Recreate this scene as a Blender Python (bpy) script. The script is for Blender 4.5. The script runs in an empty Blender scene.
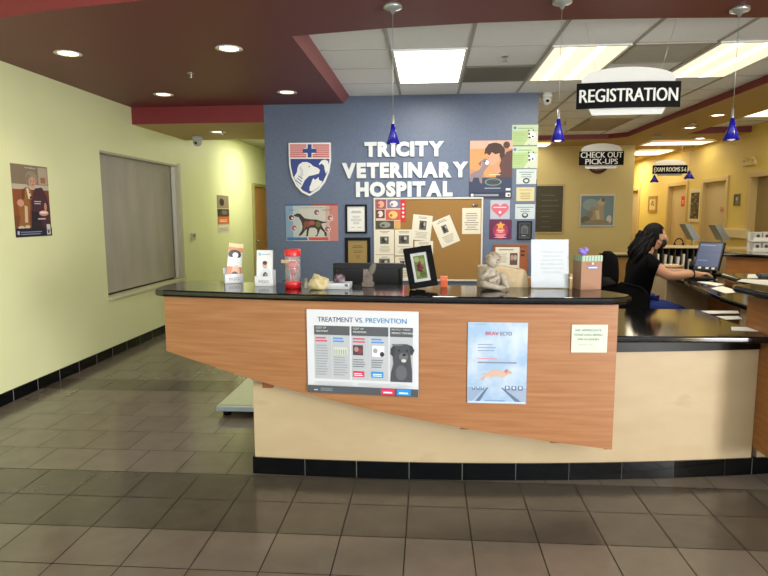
import bpy, bmesh, math, random
from mathutils import Vector, Matrix
random.seed(7)
S = bpy.context.scene
COL = S.collection
PI = math.pi
S.view_settings.view_transform = 'Standard'
S.view_settings.look = 'None'
S.view_settings.gamma = 1
S.view_settings.exposure = 0.22
S.view_settings.use_curve_mapping = False

# ---------------------------------------------------------------- camera
F, YAW, PITCH, ROLL, HC = 590.33, 0.07494, 0.12471, -0.00443, 1.5
def _axes():
    cy, sy = math.cos(YAW), math.sin(YAW)
    f = Vector((-sy, cy, 0)); r = Vector((cy, sy, 0)); u = Vector((0, 0, 1))
    cp, sp = math.cos(PITCH), math.sin(PITCH)
    f2 = f*cp - u*sp; u2 = u*cp + f*sp
    cr, sr = math.cos(ROLL), math.sin(ROLL)
    return r*cr + u2*sr, u2*cr - r*sr, f2
CR, CU, CF = _axes()
cam = bpy.data.objects.new('camera', bpy.data.cameras.new('camera'))
COL.objects.link(cam)
cam.data.sensor_width = 36; cam.data.lens = F/768*36
cam.data.clip_start = 0.02; cam.data.clip_end = 100
m = Matrix((CR, CU, -CF)).transposed().to_4x4(); m.translation = (0, 0, HC)
cam.matrix_world = m
S.camera = cam
def at(x, y, X=None, Y=None, Z=None):
    """the real place, on a known wall / height, that a picture point shows"""
    d = CF + CR*((x-384)/F) - CU*((y-288)/F)
    k = X/d.x if X is not None else (Y/d.y if Y is not None else (Z-HC)/d.z)
    return Vector((0, 0, HC)) + d*k

# ---------------------------------------------------------------- materials
def lin(c):
    return tuple(((v/255)/12.92 if v/255 <= .04045 else ((v/255+.055)/1.055)**2.4) for v in c)
MATS = {}
def mat(c, rough=.6, metal=0, spec=.5, emit=0, trans=0, bump=0, bscale=200, name=None, coat=0):
    key = (tuple(c), rough, metal, spec, emit, trans, bump, bscale, coat)
    if key in MATS: return MATS[key]
    M = bpy.data.materials.new(name or 'paint'); M.use_nodes = True
    b = M.node_tree.nodes['Principled BSDF']
    b.inputs['Base Color'].default_value = (*lin(c), 1)
    b.inputs['Roughness'].default_value = rough
    b.inputs['Metallic'].default_value = metal
    b.inputs['Specular IOR Level'].default_value = spec
    b.inputs['Coat Weight'].default_value = coat
    if emit:
        b.inputs['Emission Color'].default_value = (*lin(c), 1)
        b.inputs['Emission Strength'].default_value = emit
    if trans: b.inputs['Transmission Weight'].default_value = trans
    if bump:
        nt = M.node_tree
        tc = nt.nodes.new('ShaderNodeTexCoord'); n = nt.nodes.new('ShaderNodeTexNoise')
        n.inputs['Scale'].default_value = bscale; n.inputs['Detail'].default_value = 3
        bp = nt.nodes.new('ShaderNodeBump'); bp.inputs['Strength'].default_value = bump; bp.inputs['Distance'].default_value = .01
        nt.links.new(tc.outputs['Object'], n.inputs['Vector']); nt.links.new(n.outputs['Fac'], bp.inputs['Height'])
        nt.links.new(bp.outputs['Normal'], b.inputs['Normal'])
    MATS[key] = M
    return M
def noisy(name, c1, c2, scale=(1, 1, 1), nscale=5, rough=.5, detail=6, lo=.35, hi=.65, c3=None, coat=0, spec=.5, bump=0, dist=0, rvar=0):
    """two-tone noise material, stretched by scale (object space)"""
    M = bpy.data.materials.new(name); M.use_nodes = True
    nt = M.node_tree; b = nt.nodes['Principled BSDF']
    tc = nt.nodes.new('ShaderNodeTexCoord'); mp = nt.nodes.new('ShaderNodeMapping')
    mp.inputs['Scale'].default_value = scale
    n = nt.nodes.new('ShaderNodeTexNoise'); n.inputs['Scale'].default_value = nscale; n.inputs['Detail'].default_value = detail
    n.inputs['Distortion'].default_value = dist
    r = nt.nodes.new('ShaderNodeValToRGB')
    r.color_ramp.elements[0].position = lo; r.color_ramp.elements[0].color = (*lin(c1), 1)
    r.color_ramp.elements[1].position = hi; r.color_ramp.elements[1].color = (*lin(c2), 1)
    if c3:
        e = r.color_ramp.elements.new(min(.99, hi+.12)); e.color = (*lin(c3), 1)
    nt.links.new(tc.outputs['Object'], mp.inputs['Vector']); nt.links.new(mp.outputs['Vector'], n.inputs['Vector'])
    nt.links.new(n.outputs['Fac'], r.inputs['Fac']); nt.links.new(r.outputs['Color'], b.inputs['Base Color'])
    b.inputs['Roughness'].default_value = rough; b.inputs['Coat Weight'].default_value = coat
    b.inputs['Specular IOR Level'].default_value = spec
    if bump:
        bp = nt.nodes.new('ShaderNodeBump'); bp.inputs['Strength'].default_value = bump; bp.inputs['Distance'].default_value = .005
        nt.links.new(n.outputs['Fac'], bp.inputs['Height']); nt.links.new(bp.outputs['Normal'], b.inputs['Normal'])
    return M
def glassy(name, c, rough=.05, alpha=.25):
    M = bpy.data.materials.new(name); M.use_nodes = True
    b = M.node_tree.nodes['Principled BSDF']
    b.inputs['Base Color'].default_value = (*lin(c), 1); b.inputs['Roughness'].default_value = rough
    b.inputs['Alpha'].default_value = alpha
    return M

M_green = noisy('green_wall_paint', (223, 226, 176), (227, 230, 181), nscale=1.2, rough=.55, bump=.0)
M_blue = noisy('blue_wall_paint', (87, 99, 123), (93, 105, 129), nscale=40, rough=.42, bump=.12)
M_yellow = noisy('yellow_wall_paint', (222, 196, 106), (227, 201, 114), nscale=1, rough=.6)
M_tanwall = noisy('ochre_wall_paint', (216, 198, 138), (221, 203, 143), nscale=1, rough=.6)
M_soffit = mat((110, 54, 52), .5, bump=.15, bscale=60, name='dark_red_soffit')
M_fascia = mat((122, 38, 42), .5, bump=.15, bscale=60, name='red_fascia')
M_tansoffit = mat((184, 154, 100), .6, name='tan_soffit')  # warm light on the right soffit is mixed into this tan
M_white = mat((228, 228, 224), .5, name='white')
M_ceil = noisy('ceiling_tile', (238, 241, 246), (244, 247, 251), nscale=90, rough=.9)
M_tbar = mat((168, 168, 162), .5, name='ceiling_bar')
M_granite = noisy('black_granite', (9, 9, 10), (15, 15, 15), nscale=220, rough=.09, lo=.5, hi=.72, c3=(40, 40, 38), spec=.6)
M_blacktile = noisy('black_tile', (5, 6, 8), (9, 10, 13), nscale=30, rough=.05, spec=.25)
M_grout = mat((150, 150, 142), .8, name='light_grout')
M_fgrout = mat((30, 25, 20), .85, name='floor_grout')
M_wood = noisy('orange_maple', (150, 98, 58), (164, 114, 74), scale=(1.1, 3, 26), nscale=2.4, rough=.42, detail=9, lo=.34, hi=.66, c3=(172, 124, 84), dist=.25)
M_maple = noisy('pale_maple', (178, 156, 122), (183, 162, 128), scale=(2, 2, 5), nscale=1.6, rough=.5, detail=8, c3=(172, 149, 114), lo=.35, hi=.65, dist=.3)
M_ward = noisy('amber_wood', (140, 86, 38), (160, 104, 50), scale=(1.5, 1.5, 14), nscale=3, rough=.4, detail=6)
M_cork = noisy('cork', (140, 104, 54), (152, 115, 64), nscale=160, rough=.9)
M_black = mat((11, 11, 12), .5, spec=.2, name='black')
M_blackfab = mat((13, 13, 15), .9, spec=.15, bump=.2, bscale=300, name='black_fabric')
M_chrome = mat((200, 200, 200), .25, 1, name='chrome')
M_steel = mat((190, 195, 190), .35, .7, name='steel')

# ---------------------------------------------------------------- mesh builder
class MB:
    def __init__(s): s.v = []; s.f = []; s.m = []; s.mats = []; s.smooth = []
    def mi(s, M):
        if M not in s.mats: s.mats.append(M)
        return s.mats.index(M)
    def add(s, vs, fs, M, smooth=False):
        o = len(s.v); s.v += [Vector(v) for v in vs]; k = s.mi(M)
        for f in fs:
            s.f.append([o+i for i in f]); s.m.append(k); s.smooth.append(smooth)
        return s
    def bm(s, b, M, smooth=False):
        b.verts.ensure_lookup_table(); b.verts.index_update()
        s.add([v.co.copy() for v in b.verts], [[v.index for v in f.verts] for f in b.faces], M, smooth); b.free(); return s
    def box(s, lo, hi, M, bev=0, seg=2, T=None):
        b = bmesh.new(); bmesh.ops.create_cube(b, size=1)
        lo = Vector(lo); hi = Vector(hi)
        for v in b.verts: v.co = Vector([(lo[i]+hi[i])/2 + v.co[i]*(hi[i]-lo[i]) for i in range(3)])
        if bev: bmesh.ops.bevel(b, geom=list(b.edges), offset=bev, segments=seg, affect='EDGES', profile=.5)
        if T: b.transform(T)
        return s.bm(b, M, bool(bev) and seg > 2)
    def prism(s, pts, z0, z1, M, bev=0, seg=3, side=None, T=None):
        n = len(pts)
        b = bmesh.new(); lo = [b.verts.new((x, y, z0)) for x, y in pts]; hi = [b.verts.new((x, y, z1)) for x, y in pts]
        fl = b.faces.new(lo[::-1]); fh = b.faces.new(hi); sd = []
        for i in range(n): sd.append(b.faces.new((lo[i], lo[(i+1) % n], hi[(i+1) % n], hi[i])))
        bmesh.ops.recalc_face_normals(b, faces=b.faces)
        if n > 8 and not bev: bmesh.ops.triangulate(b, faces=[fl, fh])
        if bev:
            es = [e for e in b.edges if abs(e.verts[0].co.z-e.verts[1].co.z) < 1e-6]
            bmesh.ops.bevel(b, geom=es, offset=bev, segments=seg, affect='EDGES', profile=.5)
        if side:
            b.verts.index_update(); b.faces.ensure_lookup_table()
            o = len(s.v); s.v += [v.co.copy() for v in b.verts]; k1 = s.mi(M); k2 = s.mi(side)
            b.normal_update()
            for f in b.faces:
                s.f.append([o+v.index for v in f.verts]); s.m.append(k2 if abs(f.normal.z) < .5 else k1); s.smooth.append(False)
            b.free(); return s
        if T: b.transform(T)
        return s.bm(b, M, False)
    def lathe(s, prof, M, c=(0, 0, 0), seg=24, T=None):
        vs = []; fs = []; n = len(prof)
        for i in range(seg):
            a = 2*PI*i/seg
            for r, z in prof: vs.append(Vector((c[0]+r*math.cos(a), c[1]+r*math.sin(a), c[2]+z)))
        for i in range(seg):
            j = (i+1) % seg
            for k in range(n-1): fs.append((i*n+k, j*n+k, j*n+k+1, i*n+k+1))
        if prof[0][0] > 1e-5: fs.append([i*n for i in range(seg)][::-1])
        if prof[-1][0] > 1e-5: fs.append([i*n+n-1 for i in range(seg)])
        if T: vs = [T @ v for v in vs]
        return s.add(vs, fs, M, True)
    def tube(s, pts, r, M, seg=8):
        pts = [Vector(p) for p in pts]; vs = []; fs = []; n = len(pts)
        rs = r if isinstance(r, (list, tuple)) else [r]*n
        for i, p in enumerate(pts):
            d = (pts[min(i+1, n-1)]-pts[max(i-1, 0)]).normalized()
            a = d.cross(Vector((0, 0, 1)))
            if a.length < .05: a = d.cross(Vector((0, 1, 0)))
            a.normalize(); b2 = d.cross(a)
            for k in range(seg):
                t = 2*PI*k/seg; vs.append(p+(a*math.cos(t)+b2*math.sin(t))*rs[i])
        for i in range(n-1):
            for k in range(seg):
                l = (k+1) % seg; fs.append((i*seg+k, i*seg+l, (i+1)*seg+l, (i+1)*seg+k))
        fs.append(list(range(seg))[::-1]); fs.append([(n-1)*seg+k for k in range(seg)])
        return s.add(vs, fs, M, True)
    def ball(s, c, r, M, seg=16, rings=10, T=None):
        r = r if isinstance(r, (list, tuple)) else (r, r, r)
        b = bmesh.new(); bmesh.ops.create_uvsphere(b, u_segments=seg, v_segments=rings, radius=1)
        for v in b.verts: v.co = Vector([c[i]+v.co[i]*r[i] for i in range(3)])
        if T: b.transform(T)
        return s.bm(b, M, True)
    def build(s, name, parent=None, smooth=False, center=None):
        lo = Vector([min(v[i] for v in s.v) for i in range(3)]); hi = Vector([max(v[i] for v in s.v) for i in range(3)])
        c = Vector(((lo.x+hi.x)/2, (lo.y+hi.y)/2, lo.z)) if center is None else Vector(center)
        me = bpy.data.meshes.new(name); me.from_pydata([v-c for v in s.v], [], s.f)
        for M in s.mats: me.materials.append(M)
        me.polygons.foreach_set('material_index', s.m); me.polygons.foreach_set('use_smooth', s.smooth); me.update()
        o = bpy.data.objects.new(name, me); COL.objects.link(o); o.location = c
        if parent: o.parent = parent
        return o
def tag(o, label=None, cat=None, group=None, kind=None):
    if label: o['label'] = label
    if cat: o['category'] = cat
    if group: o['group'] = group
    if kind: o['kind'] = kind
    return o
def thing(name, label, cat, loc=(0, 0, 0), rz=0, group=None):
    o = bpy.data.objects.new(name, None); COL.objects.link(o); o.empty_display_size = .05
    o.location = loc; o.rotation_euler = (0, 0, rz)
    return tag(o, label, cat, group)
def struct(mb, name, label=None, cat='room'):
    o = mb.build(name, center=(0, 0, 0)); o['kind'] = 'structure'; o['label'] = label or name.replace('_', ' '); o['category'] = cat; return o
def sub(o, part):
    o.parent = part; o.location = o.location-part.location; return o
def dup(root, loc=None, rz=None, label=None, group=None):
    def rec(o, p):
        c = o.copy(); COL.objects.link(c)
        if p: c.parent = p
        for ch in [k for k in bpy.data.objects if k.parent == o]: rec(ch, c)
        return c
    r = rec(root, None)
    if loc is not None: r.location = loc
    if rz is not None: r.rotation_euler = (0, 0, rz)
    if label: r['label'] = label
    if group: r['group'] = group
    return r

# ---------------------------------------------------------------- text and flat graphics
TXT = {}
def text2d(s, bold=0.0, spacing=1.0):
    k = (s, bold, spacing)
    if k in TXT: return TXT[k]
    cu = bpy.data.curves.new('t', 'FONT'); cu.body = s; cu.size = 1; cu.offset = bold; cu.resolution_u = 3; cu.space_character = spacing
    cu.align_x = 'LEFT'; cu.fill_mode = 'FRONT' if hasattr(cu, 'fill_mode') else cu.fill_mode
    o = bpy.data.objects.new('t', cu); COL.objects.link(o)
    dg = bpy.context.evaluated_depsgraph_get(); dg.update()
    me = bpy.data.meshes.new_from_object(o.evaluated_get(dg))
    vs = [(v.co.x, v.co.y) for v in me.vertices]; fs = [list(p.vertices) for p in me.polygons]
    bpy.data.objects.remove(o); bpy.data.meshes.remove(me); bpy.data.curves.remove(cu)
    if vs:
        x0 = min(v[0] for v in vs); x1 = max(v[0] for v in vs); y0 = min(v[1] for v in vs); y1 = max(v[1] for v in vs)
        vs = [((x-x0), (y-y0)) for x, y in vs]; r = (vs, fs, x1-x0, y1-y0)
    else: r = (vs, fs, .3, .7)
    TXT[k] = r
    return r

class Sheet:
    """flat printed sheet with its own thickness; coordinates 0..1 in u (right) and v (up)"""
    def __init__(s, O, U, V, w, h, c, t=.003, rough=.5, mb=None, base=True, spec=.4):
        s.O = Vector(O); s.U = Vector(U).normalized(); s.V = Vector(V).normalized(); s.N = s.U.cross(s.V)
        s.w = w; s.h = h; s.t = t; s.lay = 0; s.rough = rough; s.mb = mb or MB(); s.spec = spec
        if base:
            M = c if not isinstance(c, tuple) else mat(c, rough, spec=spec)
            P = [s.p(0, 0, -t), s.p(1, 0, -t), s.p(1, 1, -t), s.p(0, 1, -t), s.p(0, 0, 0), s.p(1, 0, 0), s.p(1, 1, 0), s.p(0, 1, 0)]
            s.mb.add(P, [(3, 2, 1, 0), (4, 5, 6, 7), (0, 1, 5, 4), (1, 2, 6, 5), (2, 3, 7, 6), (3, 0, 4, 7)], M)
    def p(s, a, b, d=0): return s.O + s.U*(a*s.w) + s.V*(b*s.h) + s.N*(s.t+d)
    def M(s, c): return c if not isinstance(c, tuple) else mat(c, s.rough, spec=s.spec)
    def poly(s, pts, c):
        s.lay += 1; d = s.lay*.00012
        s.mb.add([s.p(a, b, d) for a, b in pts], [list(range(len(pts)))], s.M(c)); return s
    def rect(s, x0, y0, x1, y1, c): return s.poly([(x0, y0), (x1, y0), (x1, y1), (x0, y1)], c)
    def ell(s, cx, cy, rx, ry, c, n=20):
        return s.poly([(cx+rx*math.cos(2*PI*i/n), cy+ry*math.sin(2*PI*i/n)) for i in range(n)], c)
    def text(s, t, x, y, hh, c, ww=None, bold=.0, align='c', sq=1.0):
        """x,y: centre (or left) in 0..1; hh: height of the letters as part of the sheet"""
        vs, fs, tw, th = text2d(t, 0)
        k = hh*s.h/th; kx = k*sq if ww is None else ww*s.w/tw
        x0 = x*s.w - (tw*kx/2 if align == 'c' else 0); y0 = y*s.h - hh*s.h/2
        s.lay += 1; d = s.lay*.00012
        for dx in ((0,) if not bold else (-bold*1.6*k, 0, bold*1.6*k)):
            s.mb.add([s.O+s.U*(x0+a*kx+dx)+s.V*(y0+b*k)+s.N*(s.t+d) for a, b in vs], fs, s.M(c))
        return s
    def lines(s, x0, y0, x1, y1, n, c, fill=.4, ragged=.25):
        s.lay += 1; d = s.lay*.00012; hh = (y1-y0)/n
        for i in range(n):
            b = y0+hh*i; e = x1-(x1-x0)*ragged*random.random()
            s.mb.add([s.p(x0, b, d), s.p(e, b, d), s.p(e, b+hh*fill, d), s.p(x0, b+hh*fill, d)], [(0, 1, 2, 3)], s.M(c))
        return s
    def clines(s, cx, y0, y1, w, n, c, fill=.4):
        s.lay += 1; d = s.lay*.00012; hh = (y1-y0)/n
        for i in range(n):
            b = y0+hh*i; e = w*(.5+.5*random.random())/2
            s.mb.add([s.p(cx-e, b, d), s.p(cx+e, b, d), s.p(cx+e, b+hh*fill, d), s.p(cx-e, b+hh*fill, d)], [(0, 1, 2, 3)], s.M(c))
        return s
    def done(s, name, label, cat, group=None):
        return tag(s.mb.build(name), label, cat, group)
XU, ZU = Vector((1, 0, 0)), Vector((0, 0, 1))
def wall_sheet(px, Y=None, X=None, c=(240, 240, 235), t=.003, off=.0005, tilt=0, **k):
    """sheet on a wall seen at picture rectangle px=(x0,y0,x1,y1)"""
    x0, y0, x1, y1 = px
    if Y is not None:
        a = at(x0, y1, Y=Y-t-off); b = at(x1, y1, Y=Y-t-off); d = at((x0+x1)/2, y0, Y=Y-t-off)
        w = b.x-a.x; h = d.z-(a.z+b.z)/2; O = Vector((a.x, Y-off, (a.z+b.z)/2)); U = XU; V = ZU
    elif k.pop('side', 'L') == 'L':
        a = at(x0, y1, X=X+t+off); b = at(x1, y1, X=X+t+off); d = at(x0, y0, X=X+t+off)
        w = b.y-a.y; h = d.z-a.z; O = Vector((X+off, a.y, (a.z+b.z)/2)); U = Vector((0, 1, 0)); V = ZU
    else:
        a = at(x0, y1, X=X-t-off); b = at(x1, y1, X=X-t-off); d = at((x0+x1)/2, y0, X=X-t-off)
        w = a.y-b.y; h = d.z-(a.z+b.z)/2; O = Vector((X-off, a.y, (a.z+b.z)/2)); U = Vector((0, -1, 0)); V = ZU
    if tilt:
        R = Matrix.Rotation(tilt, 3, U.cross(V)); C0 = O+U*w/2+V*h/2; U = R @ U; V = R @ V; O = C0-U*w/2-V*h/2
    return Sheet(O, U, V, w, h, c, t, **k)
def framed(name, label, cat, px, Y=None, X=None, fw=.03, fc=None, depth=.02, draw=None, c=(235, 235, 228), side='L', part='picture', fpart='frame', group=None):
    """a framed picture: frame (a mitred rim) and picture parts under one Empty"""
    kw = dict(Y=Y) if Y is not None else dict(X=X, side=side)
    s = wall_sheet(px, t=depth, off=.0006, c=c, mb=MB(), base=False, **kw)
    root = thing(name, label, cat, s.p(.5, 0, -depth), 0, group)
    f = MB(); fu = fw/s.w; fv = fw/s.h
    out = [(0, 0), (1, 0), (1, 1), (0, 1)]; inn = [(fu, fv), (1-fu, fv), (1-fu, 1-fv), (fu, 1-fv)]
    vs = [s.p(a, b, -depth) for a, b in out]+[s.p(a, b, -depth*.15) for a, b in out]+[s.p(a*.99+.005, b*.99+.005, 0) for a, b in out]+[s.p(a, b, 0) for a, b in inn]+[s.p(a, b, -depth*.5) for a, b in inn]
    fs = [(3, 2, 1, 0)]
    for L in range(4):
        for i in range(4):
            j = (i+1) % 4; fs.append((L*4+i, L*4+j, L*4+4+j, L*4+4+i))
    f.add(vs, fs, fc or M_black)
    o = f.build(fpart); o.parent = root; o.location = o.location-root.location
    q = Sheet(s.p(fu, fv, -depth*.6-s.t), s.U, s.V, s.w-2*fw, s.h-2*fw, c, t=depth*.2)
    q.O = s.p(fu, fv, -depth*.7)-s.N*0; q = Sheet(q.O, s.U, s.V, s.w-2*fw, s.h-2*fw, c, t=depth*.25)
    if draw: draw(q)
    o = q.mb.build(part); o.parent = root; o.location = o.location-root.location
    return root

# ================================================================ ROOM
WL, WR, YB = -3.37, 4.9, 6.67
ZS, ZC, ZT = 2.713, 2.79, 3.1
YF = -3.2
# ---- floor
fl = MB(); fl.add([(WL-.2, YF-.2, -.004), (8, YF-.2, -.004), (8, 20, -.004), (WL-.2, 20, -.004)], [(0, 1, 2, 3)], M_fgrout)
def tmat(nm, a, b): return noisy(nm, a, b, nscale=7, rough=.17, detail=5, lo=.3, hi=.7, spec=.6)
TL = [tmat('floor_tile_light', (104, 94, 84), (111, 101, 91)), tmat('floor_tile_warm', (101, 92, 82), (109, 99, 89)), tmat('floor_tile_pale', (106, 96, 87), (113, 103, 94))]
TD = [tmat('floor_tile_dark', (76, 69, 61), (84, 76, 68)), tmat('floor_tile_brown', (73, 66, 59), (80, 73, 65))]
rows = []; y = 2.587
rows.append((2.587, .305, True, 0)); rows.append((2.892, .305, True, 0))
for k in range(1, 20): rows.append((2.587-.305*k, .305, k in (6, 7, 13, 14), 0))
y = 3.197
for k in range(38): rows.append((y, .315, k in (5, 16, 27), (k+1) % 2)); y += .315
for (y0, ph, dark, off) in rows:
    x = -1.928-.305*6+(.1525 if off else 0)
    while x < 7.5:
        if not (x > 1.2 and y0 > 16) :
            g = .0025
            fl.add([(x+g, y0+g, 0), (x+.305-g, y0+g, 0), (x+.305-g, y0+ph-g, 0), (x+g, y0+ph-g, 0)], [(0, 1, 2, 3)], random.choice(TD if dark else TL))
        x += .305
struct(fl, 'floor', 'brown ceramic tile floor with darker rows', 'floor')
# ---- left wall with window recess
WY0, WY1, WZ0, WZ1 = 5.95, 7.88, .62, 2.16
wl = MB(); wl.box((WL-.2, YF, 0), (WL, WY0, ZT), M_green); wl.box((WL-.2, WY1, 0), (WL, 19, ZT), M_green)
wl.box((WL-.2, WY0, 0), (WL, WY1, WZ0), M_green); wl.box((WL-.2, WY0, WZ1), (WL, WY1, ZT), M_green)
struct(wl, 'wall_left', 'pale green wall on the left', 'wall')
M_shade = noisy('grey_shade', (166, 160, 146), (176, 170, 156), scale=(1, 2, .6), nscale=2.5, rough=.85, bump=.25)
w = MB()
nY, nZ = 24, 14; vs = []; fs = []
for i in range(nY+1):
    for j in range(nZ+1):
        yy = WY0+.03+(WY1-WY0-.06)*i/nY; zz = WZ0+.035+(WZ1-WZ0-.05)*j/nZ
        a = i/nY; vs.append((WL-.10+.006*math.sin(a*9+2.2*(j/nZ))*a+.004*math.sin(a*23-3*j/nZ)*a, yy, zz))
for i in range(nY):
    for j in range(nZ): fs.append((i*(nZ+1)+j, (i+1)*(nZ+1)+j, (i+1)*(nZ+1)+j+1, i*(nZ+1)+j+1))
w.add(vs, fs, M_shade, True)
w.box((WL-.16, WY0, WZ0), (WL-.135, WY1, WZ1), mat((70, 68, 62), .7))
wo = struct(w, 'window_1', 'interior window covered by a grey fabric shade', 'window')
fr = MB(); Mfr = mat((196, 192, 168), .5)
fr.box((WL-.105, WY1-.02, WZ0), (WL+.012, WY1+.05, WZ1+.03), Mfr, .004)
fr.box((WL-.085, WY1-.05, WZ0+.02), (WL-.04, WY1-.02, WZ1-.02), mat((222, 220, 205), .5), .003)
fr.box((WL-.105, WY0, WZ0-.02), (WL+.03, WY1+.05, WZ0+.015), mat((214, 210, 172), .5), .004)
fr.box((WL-.105, WY0, WZ1-.02), (WL+.004, WY1, WZ1+.004), mat((170, 168, 140), .5), .002)
fr.build('window_frame', wo)
# ---- left baseboard tiles
def tilestrip(mb, pts, z0, z1, M, Mg, t=.01, gap=.004, flip=1):
    for a, b in zip(pts[:-1], pts[1:]):
        a = Vector((*a, 0)); b = Vector((*b, 0)); d = (b-a); L = d.length; d.normalize(); n = Vector((d.y, -d.x, 0))*flip
        def bx(p, q, th, M_, za, zb, bev):
            vs = [p, q, q+n*th, p+n*th]
            mb.prism([(v.x, v.y) for v in vs], za, zb, M_)
        bx(a, b, t*.6, Mg, z0, z1-.003, 0)
        bx(a+d*gap/2, b-d*gap/2, t, M, z0, z1, .001)
bb = MB(); tilestrip(bb, [(WL, YF+.305*k) for k in range(72)], 0.001, .10, M_blacktile, M_grout, gap=.011)
struct(bb, 'baseboard_left', 'black tile baseboard along the green wall', 'baseboard')
# ---- blue wall, hall, clock wall, right wall, front wall
wb = MB(); wb.box((-1.84, YB, 0), (1.18, YB+.18, ZC+.05), M_blue); struct(wb, 'wall_back', 'blue wall behind the reception counter', 'wall')
wh = MB(); wh.box((-1.84, YB+.18, 0), (-1.70, 18.0, ZT), M_green); wh.box((WL, 18.0, 0), (-1.7, 18.2, ZT), M_green)
struct(wh, 'wall_hall', 'green hallway wall behind the blue wall', 'wall')
YK = 11.2
wk = MB(); wk.box((1.0, YK, 0), (3.72, YK+.15, ZT), M_tanwall); wk.box((1.03, YB+.18, 0), (1.15, YK, ZT), M_tanwall)
wk.box((3.6, YK+.15, 0), (3.72, 18, ZT), M_yellow)
struct(wk, 'wall_clock', 'ochre wall carrying the clock and picture', 'wall')
# right wall with door recesses
DOORS = [(16.0, 15.2), (13.0+.05, 11.0), ]
dr = [(at(639.5, 190, X=WR).y, at(630, 190, X=WR).y+.3), (at(687, 186, X=WR).y, at(669.5, 186, X=WR).y), (at(727.5, 180, X=WR).y, at(704.5, 180, X=WR).y), (at(770, 176, X=WR).y-.55, at(752, 176, X=WR).y)]
ZD = 2.03
wr = MB(); ycur = YF
for (a, b) in sorted(dr):
    wr.box((WR, ycur, 0), (WR+.15, a, ZT), M_yellow); wr.box((WR, a, ZD), (WR+.15, b, ZT), M_yellow); ycur = b
wr.box((WR, ycur, 0), (WR+.15, 18, ZT), M_yellow); wr.box((3.72, 18, 0), (WR+.15, 18.15, ZT), M_yellow)
struct(wr, 'wall_right', 'yellow corridor wall with exam room doors', 'wall')
M_dfr = mat((214, 186, 124), .45, name='door_frame'); M_door = mat((206, 184, 140), .5, name='door_leaf')
dlab = ['farthest exam room door, next to the ochre wall', 'open exam room door left of the dark mosaic picture', 'closed exam room door right of the dark mosaic picture', 'window opening at right edge above the far counter']
for i, (a, b) in enumerate(dr):
    d = MB(); fw = .07
    if i < 3:
        d.box((WR+.06, a, .004), (WR+.14, b, ZD), M_door)
        o = tag(d.build('door_%d' % (i+1)), dlab[i], 'door', kind='structure')
    else:
        d.box((WR+.09, a, .9), (WR+.12, b, ZD), mat((150, 128, 84), .5))
        d.box((WR+.0, a, 0.0), (WR+.12, b, .92), M_yellow)
        o = tag(d.build('window_2'), dlab[i], 'window', kind='structure')
    f = MB(); z0 = .001 if i < 3 else .93
    f.box((WR-.025, a-fw, z0), (WR+.13, a+.005, ZD+fw), M_dfr, .003); f.box((WR-.025, b-.005, z0), (WR+.13, b+fw, ZD+fw), M_dfr, .003); f.box((WR-.025, a, ZD-.005), (WR+.13, b, ZD+fw), M_dfr, .003)
    if i == 3: f.box((WR-.025, a, .88), (WR+.13, b, .93), M_dfr, .003)
    fo = f.build('door_frame' if i < 3 else 'window_frame'); fo.parent = o; fo.location = fo.location-o.location
    if i < 3:
        h = MB(); h.tube([(WR+.06, a+.1, 1.0), (WR+.02, a+.1, 1.0), (WR+.02, a+.2, 1.0)], .01, M_chrome)
        ho = h.build('door_handle'); ho.parent = o; ho.location = ho.location-o.location
# hall door on the left wall
ha, hb = 11.2, 12.25
d = MB(); d.box((WL+.002, ha+.06, .01), (WL+.02, hb-.06, 2.04), mat((176, 128, 74), .4), .002)
o = tag(d.build('door_4'), 'wooden door in the green hallway wall', 'door', kind='structure')
f = MB(); Mg = mat((160, 150, 96), .5)
f.box((WL+.001, ha, .001), (WL+.05, ha+.06, 2.1), Mg, .003); f.box((WL+.001, hb-.06, .001), (WL+.05, hb, 2.1), Mg, .003); f.box((WL+.001, ha+.06, 2.04), (WL+.05, hb-.06, 2.1), Mg, .003)
fo = f.build('door_frame'); fo.parent = o; fo.location = fo.location-o.location
h = MB(); h.tube([(WL+.02, ha+.13, 1.0), (WL+.07, ha+.13, 1.0), (WL+.07, ha+.25, 1.0)], .012, M_chrome); h.box((WL+.02, ha+.1, .93), (WL+.025, ha+.16, 1.07), M_chrome)
ho = h.build('door_handle'); ho.parent = o; ho.location = ho.location-o.location
# front wall behind the camera: storefront mullions, daylight outside
wf = MB(); Mm = mat((70, 72, 74), .4, .5)
wf.box((WL, YF-.15, 0), (WL+.25, YF, ZT), M_green); wf.box((WR-.3, YF-.15, 0), (WR, YF, ZT), M_yellow)
wf.box((WL+.25, YF-.15, 2.75), (WR-.3, YF, ZT), M_white); wf.box((WL+.25, YF-.15, 0), (WR-.3, YF, .12), Mm)
for k in range(7): xx = WL+.25+k*(WR-.3-WL-.25)/6; wf.box((xx-.03, YF-.1, .12), (xx+.03, YF-.02, 2.75), Mm)
wf.box((WL+.25, YF-.1, 2.1), (WR-.3, YF-.02, 2.16), Mm)
struct(wf, 'wall_front', 'storefront window wall behind the viewer', 'wall')
# ---- ceilings
# entry ceiling
ce = MB(); ce.box((WL, YF, ZT), (8, 5.0, ZT+.05), M_white)
struct(ce, 'ceiling', 'raised white ceiling over the entry', 'ceiling')
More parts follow.
